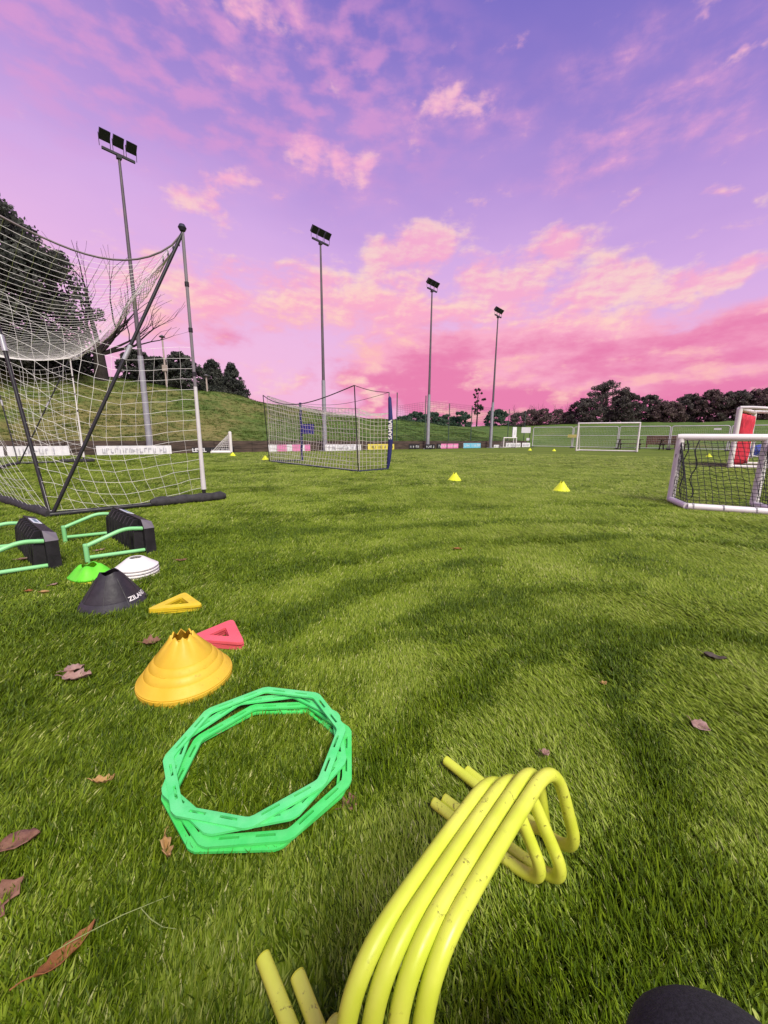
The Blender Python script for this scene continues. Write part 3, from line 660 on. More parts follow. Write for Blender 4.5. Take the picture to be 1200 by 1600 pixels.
# picnic tables and timber box behind the barriers
pw = mat('dark_picnic_wood', (.045, .032, .026), .8, .3, 6)
def picnic():
    t = thing('picnic_table', '', 'table', (0, 0, 0), 0, 'picnic tables by the barriers')
    for k in range(5): b = MB(); b.box((0, -.34 + k * .17, 1.02), (2.3, .155, .05)); b.build('top_plank', pw, t)
    for s_ in (-1, 1):
        for k in (0, 1): b = MB(); b.box((0, s_ * (.86 + k * .16), .6), (2.3, .145, .05)); b.build('seat_plank', pw, t)
    for x in (-.85, .85):
        b = MB()
        for s_ in (-1, 1): b.tube([(x, s_ * .8, 0), (x, s_ * .28, 1.0)], .06, 4)
        b.build('leg', pw, t); b = MB(); b.box((x, 0, .53), (.06, 2.0, .1)); b.build('cross_beam', pw, t)
    return t
pt_ = picnic(); p = CORNER + BD * 10.7 - BN * 1.3; pt_.location = (p.x, p.y, 0); pt_.rotation_euler = (0, 0, ang_b + .25); pt_['label'] = 'dark picnic table seen through the thin white goal'
p = CORNER + BD * 14.3 - BN * 1.3; dup(pt_, (p.x, p.y, 0), ang_b + .25, 'dark picnic table beside the small black-net goal post')
pb = thing('timber_box', 'low brown timber box behind the metal barriers', 'planter', tuple(CORNER + BD * 13.3 + BN * 2.6 + U_(.1)), ang_b); bwm = mat('brown_timber', (.14, .075, .05), .8, .3, 3)
for k in range(4): b = MB(); b.box((0, 0, .5 + k * .235), (2.7, .5, .22)); b.build('board', bwm, pb)
b = MB()
for x in (-1.25, 1.25): b.box((x, -.27, .55), (.14, .06, 1.25))
b.build('corner_post', bwm, pb)

# crest lamp posts
def lamp_post(x, y, h, label):
    z = terrain_z(x, y) - .1; t = thing('lamp_post', label, 'lamp post', (x, y, z)); m_ = mat('pale_post', (.46, .38, .34), .6)
    pole_part('pole', [(0, 0, 0), (0, 0, h * .95)], .07, m_, t, 8)
    b = MB(); b.lathe([(.02, 0), (.2, .03), (.24, .1), (.06, .22), (.01, .24)], 10, (0, 0, h * .93)); b.build('lantern', mat('lantern_dark', (.12, .11, .11), .6), t, True)
    if h > 2: b = MB(); b.box((.02, -.08, h * .38), (.42, .06, .5)); b.build('notice_plate', m_, t)
lamp_post(-18.3, 33.6, 4.3, 'lamp post with a notice plate on the bank crest by the dark conifers')
lamp_post(-16.0, 36.0, 1.5, 'short pale lamp post standing before the two-peaked conifers')

# ------------------------------------------------------------------ foreground: bent tube hurdles
yel = mat('yellow_tube', (.72, .72, .035), .38, .06, 5, c2=(.80, .78, .06), spec=.5)
def tube_stain_mat():
    m = bpy.data.materials.new('yellow_tube_scuffed'); m.use_nodes = True; t = m.node_tree; b = NB(t); pr = t.nodes['Principled BSDF']
    co = b.n('ShaderNodeTexCoord').outputs['Object']
    base = b.mix(b.ss(b.noise(co, 9, 4), .3, .7), (.60, .69, .05), (.74, .79, .10))
    sc = b.ss(b.noise(b.vm('MULTIPLY', co, (1, 1, 1)), 55, 5, .7), .58, .70)
    sc2 = b.math('MULTIPLY', sc, b.ss(b.noise(co, 9, 2), .42, .6))
    t.links.new(b.mix(sc2, base, (.16, .12, .03)), pr.inputs['Base Color'])
    b.put(pr.inputs['Roughness'], b.ss(b.noise(co, 30, 3), .3, .7, .3, .5)); pr.inputs['Specular IOR Level'].default_value = .45
    return m
ytm = tube_stain_mat()
hur = [((.222, .680), (-.048, .374), (.370, .662), (.142, .874), (-.222, .554), 'bent yellow tube hurdle, first of the four side by side, nearest the green rings'),
       ((.260, .682), (-.014, .374), (.415, .660), (.172, .882), (-.151, .528), 'bent yellow tube hurdle, second of the four from the green rings'),
       ((.302, .690), (.020, .374), (.405, .768), (.196, 1.006), (-.080, .47), 'bent yellow tube hurdle, third of the four from the green rings'),
       ((.343, .690), (.054, .376), (.462, .722), (.252, .968), (-.035, .455), 'bent yellow tube hurdle, outermost of the four, farthest from the green rings')]
for i, (fa, na_, gf, ef, en, lab) in enumerate(hur):
    fa, na_ = Vector((*fa, .298 + .004 * i)), Vector((*na_, .298 + .004 * i)); d = (fa - na_).normalized()
    zf = .028 + .003 * i; gn = (na_.x + .035 - d.x * .05, na_.y + .005 - d.y * .05)
    mid = (fa + na_) / 2 + Vector((0, 0, .012))
    pts = [Vector((*ef, zf)), Vector((*gf, zf)), fa + d * .055, mid, na_, Vector((*gn, zf)), Vector((*en, zf))]
    path = fillet(pts, [.095, .11, .2, .12, .10], 12)
    t = thing('tube_hurdle', lab, 'hurdle', (*gf, 0), 0, 'yellow tube hurdles stacked on the grass'); o_ = -Vector((*gf, 0))
    b = MB(); b.tube([p + o_ for p in path], .0136, 18); b.build('tube', ytm, t, True)
    for e_, n_ in ((pts[0], pts[1]), (pts[-1], pts[-2])):
        dd = (Vector(e_) - Vector(n_)).normalized(); b = MB(); b.tube([e_ + o_ - dd * .002, e_ + o_ + dd * .003], .0134, 16); b.build('end_cap', mat('yellow_cap', (.60, .62, .04), .5), t, True)

# ------------------------------------------------------------------ slotted octagon rings
def ring_mesh(Ro, w, h):
    n = 8; ap = Ro
    def corner(rad, k): a = 2 * math.pi * k / n; return Vector((rad * math.cos(a), rad * math.sin(a), 0))
    cuts = [0, .06, .16, .40, .60, .84, .94]; tt = [0, .28, .52, 1]
    # closed strip of stations; each station gives inner->outer points
    st = []; slot = []
    for k in range(n):
        for q, s_ in enumerate(cuts):
            row = []
            for t in tt:
                rad = Ro - w * (1 - t)
                c0, c1, cm = corner(rad, k), corner(rad, k + 1), corner(rad, k - 1)
                p = c0.lerp(c1, s_)
                if s_ == 0: p = c0 * (.985 if t > .5 else .992)
                row.append(p)
            st.append(row); slot.append(q in (2, 4))
    N = len(st); mb_ = MB(); idx = {}
    def vid(i, j, z):
        key = (i % N, j, z)
        if key not in idx:
            idx[key] = len(mb_.v); p = st[i % N][j]; 
            zz = h if z else 0
            if z and j in (0, 3): zz = h * .82
            mb_.v.append((p.x, p.y, zz))
        return idx[key]
    for i in range(N):
        for j in range(3):
            if slot[i] and j == 1: 
                for (a, b_) in (((i, 1), (i, 2)), ((i, 2), (i + 1, 2)), ((i + 1, 2), (i + 1, 1)), ((i + 1, 1), (i, 1))):
                    mb_.f.append((vid(*a, 1), vid(*b_, 1), vid(*b_, 0), vid(*a, 0)))
                continue
            mb_.f.append((vid(i, j, 1), vid(i + 1, j, 1), vid(i + 1, j + 1, 1), vid(i, j + 1, 1)))
            mb_.f.append((vid(i, j, 0), vid(i, j + 1, 0), vid(i + 1, j + 1, 0), vid(i + 1, j, 0)))
        mb_.f.append((vid(i, 0, 0), vid(i + 1, 0, 0), vid(i + 1, 0, 1), vid(i, 0, 1)))
        mb_.f.append((vid(i, 3, 0), vid(i, 3, 1), vid(i + 1, 3, 1), vid(i + 1, 3, 0)))
    return mb_
def ring_mat(nm, c, c2):
    m = mat(nm, c, .34, .1, 14, c2=c2, spec=.5, bump=.08, trans=.12, dirt=.45); return m
ringpar = [(-.359, .998, .020, 24.5, 'lowest mint green slotted octagon ring, lying on the grass under the others', (.07, .74, .13), (.12, .82, .19)),
           (-.348, 1.006, .032, 27.5, 'second mint green slotted octagon ring from the ground', (.07, .74, .15), (.13, .82, .21)),
           (-.376, 1.034, .044, 35.0, 'third mint green slotted octagon ring from the ground, turned askew', (.09, .76, .20), (.16, .84, .28)),
           (-.386, 1.042, .056, 12.5, 'topmost mint green slotted octagon ring of the pile', (.10, .78, .21), (.18, .86, .30))]
for x, y, z, rt_, lab, c1_, c2_ in ringpar:
    b = ring_mesh(.275, .030, .008); o = b.build('agility_ring', ring_mat('mint_plastic_%d' % int(z * 1000), c1_, c2_), None, True, (x, y, z), R(rt_))
    o.rotation_euler = (R(random.uniform(-1, 1)), R(random.uniform(-1, 1)), R(rt_))
    tag(o, lab, 'ring', 'octagon rings piled on the grass')

# ------------------------------------------------------------------ cones
def cone_mesh(Rb, Rt, H, th=.006, teeth=0, steps=(), lip=.018, n=64, drop=.02):
    prof = []
    prof += [(Rb - .004, 0), (Rb, .004), (Rb, lip), (Rb - .006, lip + .004)]
    zs = sorted(steps); r_at = lambda z: Rb - .008 + (Rt - Rb + .008) * ((z - lip - .004) / (H - lip - .004)) ** 1.06
    for z in zs: prof += [(r_at(z - .0025) + .002, z - .0025), (r_at(z) - .0022, z), (r_at(z + .005), z + .005)]
    prof += [(r_at(H * .9), H * .9), (Rt, H)]
    outer = list(prof); inner = [(max(.003, r - th), max(0, z - th * .2)) for r, z in reversed(outer)]
    top_i = len(outer) - 1; full = outer + inner
    def zm(a, i):
        if teeth and i in (top_i, top_i + 1): return drop * math.asin(math.sin(a * teeth)) / 1.5708
        return 0
    b = MB(); b.lathe(full, n, zmod=zm if teeth else None, closed=True); return b
ymat = mat('mustard_plastic', (.74, .46, .03), .5, .06, 6, c2=(.82, .54, .05), trans=.06, dirt=.5)
ymat2 = mat('mustard_plastic_older', (.68, .40, .025), .5, .06, 6, c2=(.76, .47, .035))
yc = (-.815, 1.432)
for k, (z, lab) in enumerate(((.006, 'lowest mustard yellow saucer cone of the stack, only its rim showing'), (.016, 'middle mustard yellow saucer cone of the stack, a thin rim showing'), (.027, 'topmost mustard yellow saucer cone with jagged open top'))):
    if k < 2:
        o = cone_mesh(.179 - .002 * (1 - k), .05, .150, steps=()).build('saucer_cone', ymat2 if k == 0 else ymat, None, True, (*yc, z)); tag(o, lab, 'cone', 'stacked mustard saucer cones')
    else:
        t = thing('saucer_cone', lab, 'cone', (*yc, z), R(20), 'stacked mustard saucer cones')
        cone_mesh(.177, .042, .182, teeth=8, steps=(.045, .072, .098), lip=.013, drop=.010).build('shell', ymat, t, True)
        for a in (-118, -46, 26, 98, 170):
            b = MB(); z_ = .083; rr = .168 + (.042 - .168) * ((z_ - .017) / .161) ** 1.06; sl = Vector((-(.153), 0, .158)).normalized()
            ca_, sa = math.cos(R(a)), math.sin(R(a)); cen = Vector((rr - .002, 0, z_)); nrm = Vector((sl.z, 0, -sl.x)); tan = Vector((0, 1, 0))
            ringp = [cen + (sl * math.cos(q * math.pi / 10) + tan * math.sin(q * math.pi / 10)) * .0145 + nrm * .0006 for q in range(20)]
            M3 = Matrix.Rotation(R(a), 3, 'Z'); b.tube([M3 @ p for p in ringp], .0017, 5, closed=True); b.build('round_emboss', ymat, t, True)
# black cone
kc = (-1.638, 2.185); bkm = mat('black_cone_plastic', (.030, .027, .032), .55, .35, 8, bump=.15)
t = thing('saucer_cone', 'large black cone with white lettering near its rim', 'cone', (*kc, 0), R(-53))
o = cone_mesh(.182, .050, .20, teeth=3, steps=(.05,), lip=.006, drop=.009).build('shell', bkm, t, True)
for a in (-68, -20, 25, 70, 115, 160, 205, 250):
    b = MB(); M3 = Matrix.Rotation(R(a), 3, 'Z'); rr_ = lambda z: .174 + (.050 - .174) * ((z - .01) / .19) ** 1.06
    b.tube([M3 @ Vector((rr_(z) + .0005, 0, z)) for z in (.02, .05, .08, .11, .14, .17)], .0022, 5); b.build('seam', bkm, t)
v_, f_ = text_mesh('ZILAND', .042); b = MB(); vs = []
for q in v_:
    z = .052 + q.y * .75; rr = .174 + (.050 - .174) * ((z - .01) / .19) ** 1.06 + .0035; a = R(56) + q.x / .155; vs.append((rr * math.cos(a), rr * math.sin(a), z))
b.add(vs, f_); lo = b.build('lettering', white_plastic(), t); lo['kind'] = 'stuff'
# lime and white markers
lime = mat('lime_plastic', (.13, .72, .03), .4, .06, 6, c2=(.20, .80, .05), trans=.15)
def disc_mesh(Rb, Rt, H, lob=.0, nl=4, wave=0.0):
    prof = [(Rb - .003, 0), (Rb, .003), (Rb, .010), (Rb - .006, .014), (Rb * .5 + Rt * .5, H * .58), (Rt + .012, H * .93), (Rt, H), (Rt - .008, H - .002), (Rt - .002, H * .88), (Rb * .5 + Rt * .5 - .006, H * .5), (Rb - .012, .008)]
    b = MB(); b.lathe(prof, 48, rmod=lambda a, i: 1 + lob * math.cos(nl * a) * (1 if i < 5 or i > 8 else .4), zmod=(lambda a, i: wave * math.cos(nl * a) if 4 <= i <= 9 else 0), closed=True); return b
lp = (-2.075, 2.59)
o = disc_mesh(.138, .05, .05, .06, 4).build('marker_disc', mat('yellow_marker', (.66, .60, .05), .5), None, True, (*lp, .002), .3); tag(o, 'yellow marker disc at the bottom of the lime stack', 'marker', 'marker discs in low stacks')
o = disc_mesh(.132, .055, .082, .06, 4, .008).build('marker_disc', lime, None, True, (*lp, .022), .3); tag(o, 'bright lime marker disc with a wavy top', 'marker', 'marker discs in low stacks')
wpz = (-1.790, 2.655)
wlabs = ['cream marker disc at the bottom of the white stack', 'white marker disc second from the bottom of its stack', 'white marker disc just under the topmost one', 'topmost white marker disc with an open centre']
for k in range(4):
    o = disc_mesh(.138 - .001 * (k % 2), .045, .075, .02, 4).build('marker_disc', mat('cream_disc', (.66, .62, .42), .5) if k == 0 else white_plastic(), None, True, (*wpz, (.004 + k * .021)), .5 + k * .1); tag(o, wlabs[k], 'marker', 'marker discs in low stacks')
# flat triangles
def tri_mesh(pts, w, h):
    P3 = [Vector((*p, 0)) for p in pts]; c = sum(P3, Vector()) / 3
    if (P3[1] - P3[0]).cross(P3[2] - P3[0]).z < 0: P3 = [P3[0], P3[2], P3[1]]
    def rounded(Q, f):
        out = []
        for i in range(3):
            a, b_, d = Q[i - 1], Q[i], Q[(i + 1) % 3]
            p1, p2 = b_.lerp(a, f), b_.lerp(d, f)
            for k in range(4): q = k / 3; out.append(p1 * (1 - q) ** 2 + b_ * 2 * q * (1 - q) + p2 * q * q)
        return out
    area = (P3[1] - P3[0]).cross(P3[2] - P3[0]).z / 2; per = sum((P3[i] - P3[i - 1]).length for i in range(3)); inr = 2 * area / per
    o_ = rounded(P3, .13); i_ = rounded([c + (p - c) * (1 - w / inr) for p in P3], .10); n = 12; vs = []
    # incentre would be exact; the centroid is close enough for these even triangles
    for z, L1, L2 in ((0, o_, i_), (h, o_, i_)):
        vs += [(p.x, p.y, z) for p in L1] + [(p.x, p.y, z) for p in L2]
    fs = []
    for k in range(n):
        k2 = (k + 1) % n
        fs += [(24 + k, 24 + k2, 36 + k2, 36 + k), (k, 12 + k, 12 + k2, k2), (k, k2, 24 + k2, 24 + k), (12 + k, 36 + k, 36 + k2, 12 + k2)]
    return MB().add(vs, fs)
def tri_stack(pts, w, n, h, m_, labs, z0=.008):
    c = sum((Vector((*p, 0)) for p in pts), Vector()) / 3
    for k in range(n):
        o = tri_mesh([(p[0] - c.x, p[1] - c.y) for p in pts], w, h * .92).build('flat_triangle', m_, None, False, (c.x + .004 * k, c.y - .003 * k, z0 + k * h), R(random.uniform(-3, 3)))
        tag(o, labs[k], 'marker', 'flat training triangles')
tri_stack([(-1.335, 2.005), (-1.255, 2.265), (-1.045, 2.085)], .045, 3, .013, mat('yellow_triangle', (.76, .56, .03), .45), ['lowest flat yellow triangle by the black cone', 'middle flat yellow triangle by the black cone', 'topmost flat yellow triangle by the black cone'])
tri_stack([(-.955, 1.69), (-.815, 1.905), (-.652, 1.665)], .052, 3, .014, mat('coral_triangle', (.80, .12, .15), .45), ['lowest coral red triangle behind the mustard cones', 'middle coral red triangle behind the mustard cones', 'topmost coral red triangle behind the mustard cones'])
# marker cones out on the pitch
ycm = mat('fluorescent_yellow', (.72, .80, .03), .5, .05, 5)
def marker_cone():
    t = thing('marker_cone', '', 'cone', (0, 0, 0), 0, 'yellow marker cones out on the pitch')
    cone_mesh(.165, .035, .18, teeth=2, lip=.012, drop=.025, n=40).build('shell', ycm, t, True)
    for a in (-115, -65):
        b = MB(); M3 = Matrix.Rotation(R(a), 3, 'Z'); b.tube([M3 @ Vector((.103, .0, .095)), M3 @ Vector((.099, .0, .1))], .011, 8); b.build('logo_mark', mat('logo_mark_dark', (.10, .11, .02), .7), t)  # dark disc set on the shell as a small logo mark, no opening
    return t
mc = marker_cone(); mc.location = (3.45, 7.42, 0); mc.rotation_euler = (0, 0, R(65)); mc['label'] = 'yellow marker cone nearest to us, out on the open pitch'
for x, y, lab in ((1.69, 9.2, 'yellow marker cone in mid pitch between the navy goal and the barriers'), (-5.25, 17.05, 'yellow marker cone at the far pole of the navy net goal'), (-7.9, 20.2, 'yellow marker cone beside the tiny end-on goal'), (12.75, 34.1, 'yellow marker cone by the wall corner'), (14.3, 32.8, 'yellow marker cone left of the thin white goal'), (19.9, 23.8, 'yellow marker cone seen through the black net')):
    dup(mc, (x, y, 0), R(random.uniform(50, 100)), lab)

# ------------------------------------------------------------------ rebound boards
bpl = mat('black_board_plastic', (.020, .019, .021), .5, .3, 6, bump=.1); gtb = mat('mint_tube', (.24, .64, .25), .4, .06, 5, c2=(.30, .70, .31))
def rebound_board():
    t = thing('rebound_board', '', 'rebound board', (0, 0, 0), 0, 'black rebound boards with green legs')
    L = 1.0; H = .30
    prof = [(0, 0), (0, .225), (.065, H), (L - .065, H), (L, .225), (L, 0)]
    b = MB(); n = len(prof)
    vs = [(x, 0, z) for x, z in prof] + [(x, -.078, z - (.028 if z > .25 else 0)) for x, z in prof]
    fs = [tuple(range(n)), tuple(range(2 * n - 1, n - 1, -1))] + [(i, n + i, n + (i + 1) % n, (i + 1) % n) for i in range(n)]
    b.add(vs, fs).build('panel', bpl, t)
    for k in range(10):
        x = .06 + k * .0978; zt = H - .012 if .08 < x < .92 else .25
        b = MB(); vs = []
        for xx in (x - .011, x + .011): vs += [(xx, .001, .02), (xx, .075, .02), (xx, .065, zt * .8), (xx, .03, zt), (xx, .001, zt)]
        b.add(vs, [(4, 3, 2, 1, 0), (5, 6, 7, 8, 9)] + [(i, (i + 1) % 5, 5 + (i + 1) % 5, 5 + i) for i in range(5)]).build('rib', bpl, t)
    b = MB(); b.add([(.065, -.002, H + .002), (.065, -.080, H - .026), (0, -.080, .227), (0, -.002, .228)], [(0, 1, 2, 3)]); o = b.build('lit_chamfer_face', mat('lit_chamfer_grey', (.16, .14, .16), .6), t)  # near-end chamfer sheet in lighter grey: light falling on it put into the colour
    sm = o.modifiers.new('thickness', 'SOLIDIFY'); sm.thickness = .002; sm.offset = 1
    b = MB(); b.box((.62, -.038, H - .010), (.26, .055, .004), mtx=Matrix.Rotation(R(20), 3, 'X')); st = b.build('sticker', mat('sticker_white', (.68, .72, .76), .5), t)
    b = MB(); m3 = Matrix.Rotation(R(20), 3, 'X')
    for q in range(5): b.box((.54 + q * .04, -.038 - .0008, H - .0072), (.022, .026, .0016), mtx=m3)
    lo = b.build('lettering', mat('sticker_ink', (.10, .16, .22), .6), st); lo['kind'] = 'stuff'
    for x in (.045, .955):
        f = pole_part('leg_frame', [(x, .40, .004), (x, .40, .165)], .0175, gtb, t, 12)
        pole_part('upper_tube', fillet([(x, .395, .15), (x, .13, .245), (x, .0, .262 if .1 < x < .9 else .225)], .1, 6), .0165, gtb, f, 12)
        pole_part('lower_tube', [(x, .385, .055), (x, -.01, .035)], .0155, gtb, f, 12)
        b = MB(); b.lathe([(.001, .170), (.016, .168), (.0185, .16), (.0185, .15)], 12, (x, .40, 0)); b.build('cap', gtb, f, True)
    return t
ang_r = math.atan2(.67, -.74)
rb = rebound_board(); rb.location = (-2.03, 3.16, 0); rb.rotation_euler = (0, 0, ang_r); rb['label'] = 'black rebound board on green legs, the whole board in view by the padded roll'
dup(rb, (-2.50, 2.735, 0), ang_r + .03, 'black rebound board on green legs cut off by the picture edge')

# ------------------------------------------------------------------ fallen leaves
def leaf_mesh(L, w, curl, seed, kind):
    r = random.Random(seed); n = 9; b = MB(); vs = []; fs = []
    for i in range(n + 1):
        t = i / n; x = (t - .5) * L
        prof = math.sin(math.pi * t ** .8) ** .75
        if kind == 'lobed': prof *= (1 + .45 * math.sin(t * 17 + seed)) * .85
        hw = w * max(.02, prof)
        for j, s_ in enumerate((-1, -.5, 0, .5, 1)):
            yy = s_ * hw * (1 + .12 * r.uniform(-1, 1)); z = curl * (abs(s_) ** 1.5) * hw + .25 * curl * L * (2 * t - 1) ** 2 + r.uniform(-1, 1) * .004 - (.002 if s_ == 0 else 0)
            vs.append((x, yy, z))
    for i in range(n):
        for j in range(4): fs.append((i * 5 + j, (i + 1) * 5 + j, (i + 1) * 5 + j + 1, i * 5 + j + 1))
    zmin = min(v[2] for v in vs); vs = [(x, y, z - zmin) for x, y, z in vs]
    b.add(vs, fs); return b, vs[2]
leaf_cols = {'brown': ((.17, .075, .045), (.26, .13, .085)), 'pink': ((.30, .17, .14), (.42, .27, .23)), 'tan': ((.40, .23, .08), (.52, .33, .14)), 'rust': ((.24, .09, .025), (.36, .15, .05)), 'dark': ((.05, .035, .03), (.10, .07, .06))}
leaves = [(-.880, .760, .12, .042, .35, 25, 'brown', 'plain', 'flat brown leaf at the picture edge, level with the bottom of the rings', .035),
 (-.815, .640, .14, .05, .5, 70, 'brown', 'lobed', 'ragged brown leaf at the picture edge, just below the flat one', .02),
 (-.600, .560, .135, .022, .9, 62, 'rust', 'plain', 'long narrow rust-coloured leaf beside a pale grass stalk', .02),
 (-.798, .936, .075, .014, 1.2, 20, 'tan', 'lobed', 'small curled tan leaf between the rings and the edge', .03),
 (-.513, .745, .095, .016, 1.2, -50, 'tan', 'lobed', 'curled golden leaf just below the pile of rings', .03),
 (-1.250, 1.412, .14, .05, .6, 15, 'pink', 'lobed', 'pinkish dry leaf lying folded on the grass beside the mustard cones', .03),
 (-1.292, 1.452, .10, .04, .6, 60, 'pink', 'plain', 'pinkish leaf tucked behind the folded one', .045),
 (-1.110, 1.689, .105, .045, .8, 30, 'brown', 'lobed', 'brown crumpled leaf just behind the mustard cone stack', .03),
 (-.560, 1.130, .05, .015, .6, 10, 'pink', 'plain', 'small pink leaf lying inside the green rings', .02),
 (-.085, .885, .075, .03, .5, 40, 'brown', 'lobed', 'half-hidden brown leaf by the rim of the rings towards the hurdles', .01),
 (1.104, 1.168, .075, .032, .4, -60, 'pink', 'plain', 'pale leaf alone on the open turf beside the dark furrow', .03),
 (1.516, 1.600, .12, .025, .7, -20, 'dark', 'plain', 'dark curled leaf on the open turf farther from us', .03),
 (.903, 1.405, .028, .012, .5, 10, 'tan', 'plain', 'tiny tan leaf in the middle of the open turf', .03),
 (-2.138, 2.277, .09, .03, .6, 0, 'tan', 'plain', 'pale tan leaf in front of the lime marker stack', .03),
 (-2.190, 2.410, .06, .02, .6, 60, 'pink', 'plain', 'small leaf just beside the lime marker stack', .03),
 (-2.250, 2.300, .06, .02, .6, 30, 'rust', 'plain', 'small rust leaf at the end of a short row of leaves', .03),
 (-2.850, 2.930, .16, .05, .5, 20, 'pink', 'plain', 'pinkish leaf lying under the legs of the cut-off board', .03),
 (-2.455, 3.200, .10, .03, .6, 40, 'pink', 'lobed', 'dry leaf between the legs of the whole board', .03),
 (-3.30, 3.60, .13, .035, .5, 10, 'pink', 'plain', 'leaf on the grass between the two rebound boards', .03),
 (-1.62, 2.95, .13, .02, .6, 10, 'brown', 'plain', 'thin dull leaf beyond the white marker stack', .03),
 (.664, 3.321, .11, .03, .5, 10, 'rust', 'plain', 'lone rust leaf far out on the open turf', .03),
 (.511, 1.035, .03, .016, .8, 10, 'pink', 'plain', 'tiny pink petal-like leaf behind the hurdle bends', .05)]
for i, (x, y, L, w, cu_, rz, cl_, kd, lab, z) in enumerate(leaves):
    L *= .72; w *= .72; z *= .65
    b, st0 = leaf_mesh(L, w, cu_, i, kd); c = leaf_cols[cl_]
    t = thing('fallen_leaf', lab, 'leaf', (x, y, z), R(rz), 'fallen leaves on the turf'); t.rotation_euler = (R(random.uniform(-12, 12)), R(random.uniform(-10, 10)), R(rz))
    o = b.build('blade', mat('leaf_' + cl_, c[0], .7, .2, 30, c2=c[1], bump=.3), t, True); sm = o.modifiers.new('thickness', 'SOLIDIFY'); sm.thickness = .0012
    pole_part('stalk', [st0, (st0[0] - L * .16, st0[1] + .004, st0[2] + .006), (st0[0] - L * .3, st0[1] + .012, st0[2] + .002)], .0012, MATS['leaf_' + cl_], t, 5)
straw = mat('pale_straw', (.30, .36, .12), .6)
for pts, lab in (([(-.66, .545, .02), (-.60, .575, .034), (-.53, .615, .036), (-.455, .655, .028)], 'long pale grass stalk lying across the turf by the rust leaf'), ([(-.50, .628, .034), (-.47, .612, .03), (-.44, .600, .03), (-.41, .600, .024)], 'short pale grass stalk branching off the long one')):
    b = MB(); b.tube(pts, [.0007, .0009, .0008, .0005], 5); tag(b.build('grass_stalk', straw), lab, 'stalk')

# ------------------------------------------------------------------ person crouching behind the camera; one knee in view
def person():
    # (x, y, z, radius)
    J = [(.20, -.34, .44, .15), (.20, -.40, .66, .145), (.19, -.40, .92, .17), (.18, -.38, 1.04, .065), (.17, -.36, 1.12, .075), (.17, -.35, 1.24, .09), (.17, -.36, 1.33, .05),
         (.29, -.30, .43, .10), (.315, .0, .42, .088), (.330, .288, .393, .092), (.33, .19, .22, .065), (.32, .03, .10, .045), (.325, .07, .045, .045), (.34, .22, .035, .032),
         (.10, -.30, .38, .10), (.04, -.10, .22, .085), (.02, .04, .085, .07), (.03, -.14, .07, .055), (.04, -.36, .06, .045), (.04, -.40, .12, .035),
         (.37, -.37, .95, .06), (.42, -.28, .72, .05), (.24, -.12, .84, .042), (.10, -.07, .95, .032), (.07, -.05, .99, .022),
         (.01, -.38, .95, .06), (-.12, -.30, .74, .05), (-.07, -.12, .84, .042), (-.07, -.07, .95, .032), (-.06, -.05, .99, .022)]
    E_ = [(0, 1), (1, 2), (2, 3), (3, 4), (4, 5), (5, 6), (0, 7), (7, 8), (8, 9), (9, 10), (10, 11), (11, 12), (12, 13), (0, 14), (14, 15), (15, 16), (16, 17), (17, 18), (18, 19), (2, 20), (20, 21), (21, 22), (22, 23), (23, 24), (2, 25), (25, 26), (26, 27), (27, 28), (28, 29)]
    me = bpy.data.meshes.new('person'); me.from_pydata([j[:3] for j in J], E_, []); o = bpy.data.objects.new('person', me); COL.objects.link(o)
    md = o.modifiers.new('skin', 'SKIN'); md.use_smooth_shade = True; sk = me.skin_vertices
    if not sk: 
        bm = bmesh.new(); bm.from_mesh(me); bm.verts.layers.skin.verify(); bm.to_mesh(me); bm.free()
    for v, j in zip(me.skin_vertices[0].data, J): v.radius = (j[3], j[3])
    me.skin_vertices[0].data[0].use_root = True
    o.modifiers.new('smooth', 'SUBSURF').render_levels = 3
    m = bpy.data.materials.new('charcoal_trousers'); m.use_nodes = True; t = m.node_tree; b = NB(t); pr = t.nodes['Principled BSDF']
    co = b.n('ShaderNodeTexCoord').outputs['Object']; sp = b.n('ShaderNodeSeparateXYZ'); t.links.new(co, sp.inputs[0])
    cl_ = b.mix(b.ss(b.noise(co, 260, 3, .7), .35, .65), (.006, .006, .008), (.020, .019, .024))
    cl_ = b.mix(b.ss(sp.outputs[2], 1.06, 1.08), cl_, (.45, .28, .20))
    t.links.new(cl_, pr.inputs['Base Color']); pr.inputs['Roughness'].default_value = .95
    bn = b.n('ShaderNodeBump'); bn.inputs['Strength'].default_value = .4; bn.inputs['Distance'].default_value = .002; t.links.new(b.noise(co, 300, 3, .7), bn.inputs['Height']); t.links.new(bn.outputs[0], pr.inputs['Normal'])
    me.materials.append(m)
    tag(o, 'person crouching by the camera, only a charcoal-trousered knee in view', 'person'); return o
person()

# ------------------------------------------------------------------ trees
def quads_mesh(name, C, U1, V1, m, parent):
    n = len(C); v = np.empty((n, 4, 3)); v[:, 0] = C - U1 - V1 * .3; v[:, 1] = C + U1 * .2 - V1; v[:, 2] = C + U1 + V1 * .3; v[:, 3] = C - U1 * .2 + V1
    me = bpy.data.meshes.new(name); me.vertices.add(n * 4); me.vertices.foreach_set('co', v.ravel())
    me.loops.add(n * 4); me.loops.foreach_set('vertex_index', np.arange(n * 4, dtype=np.int32)); me.polygons.add(n)
    me.polygons.foreach_set('loop_start', np.arange(0, n * 4, 4, dtype=np.int32)); me.polygons.foreach_set('loop_total', np.full(n, 4, dtype=np.int32))
    me.update(); me.materials.append(m); o = bpy.data.objects.new(name, me); COL.objects.link(o); o.parent = parent; return o
def rand_unit(n):
    a = RNG.normal(size=(n, 3)); return a / np.linalg.norm(a, axis=1)[:, None]
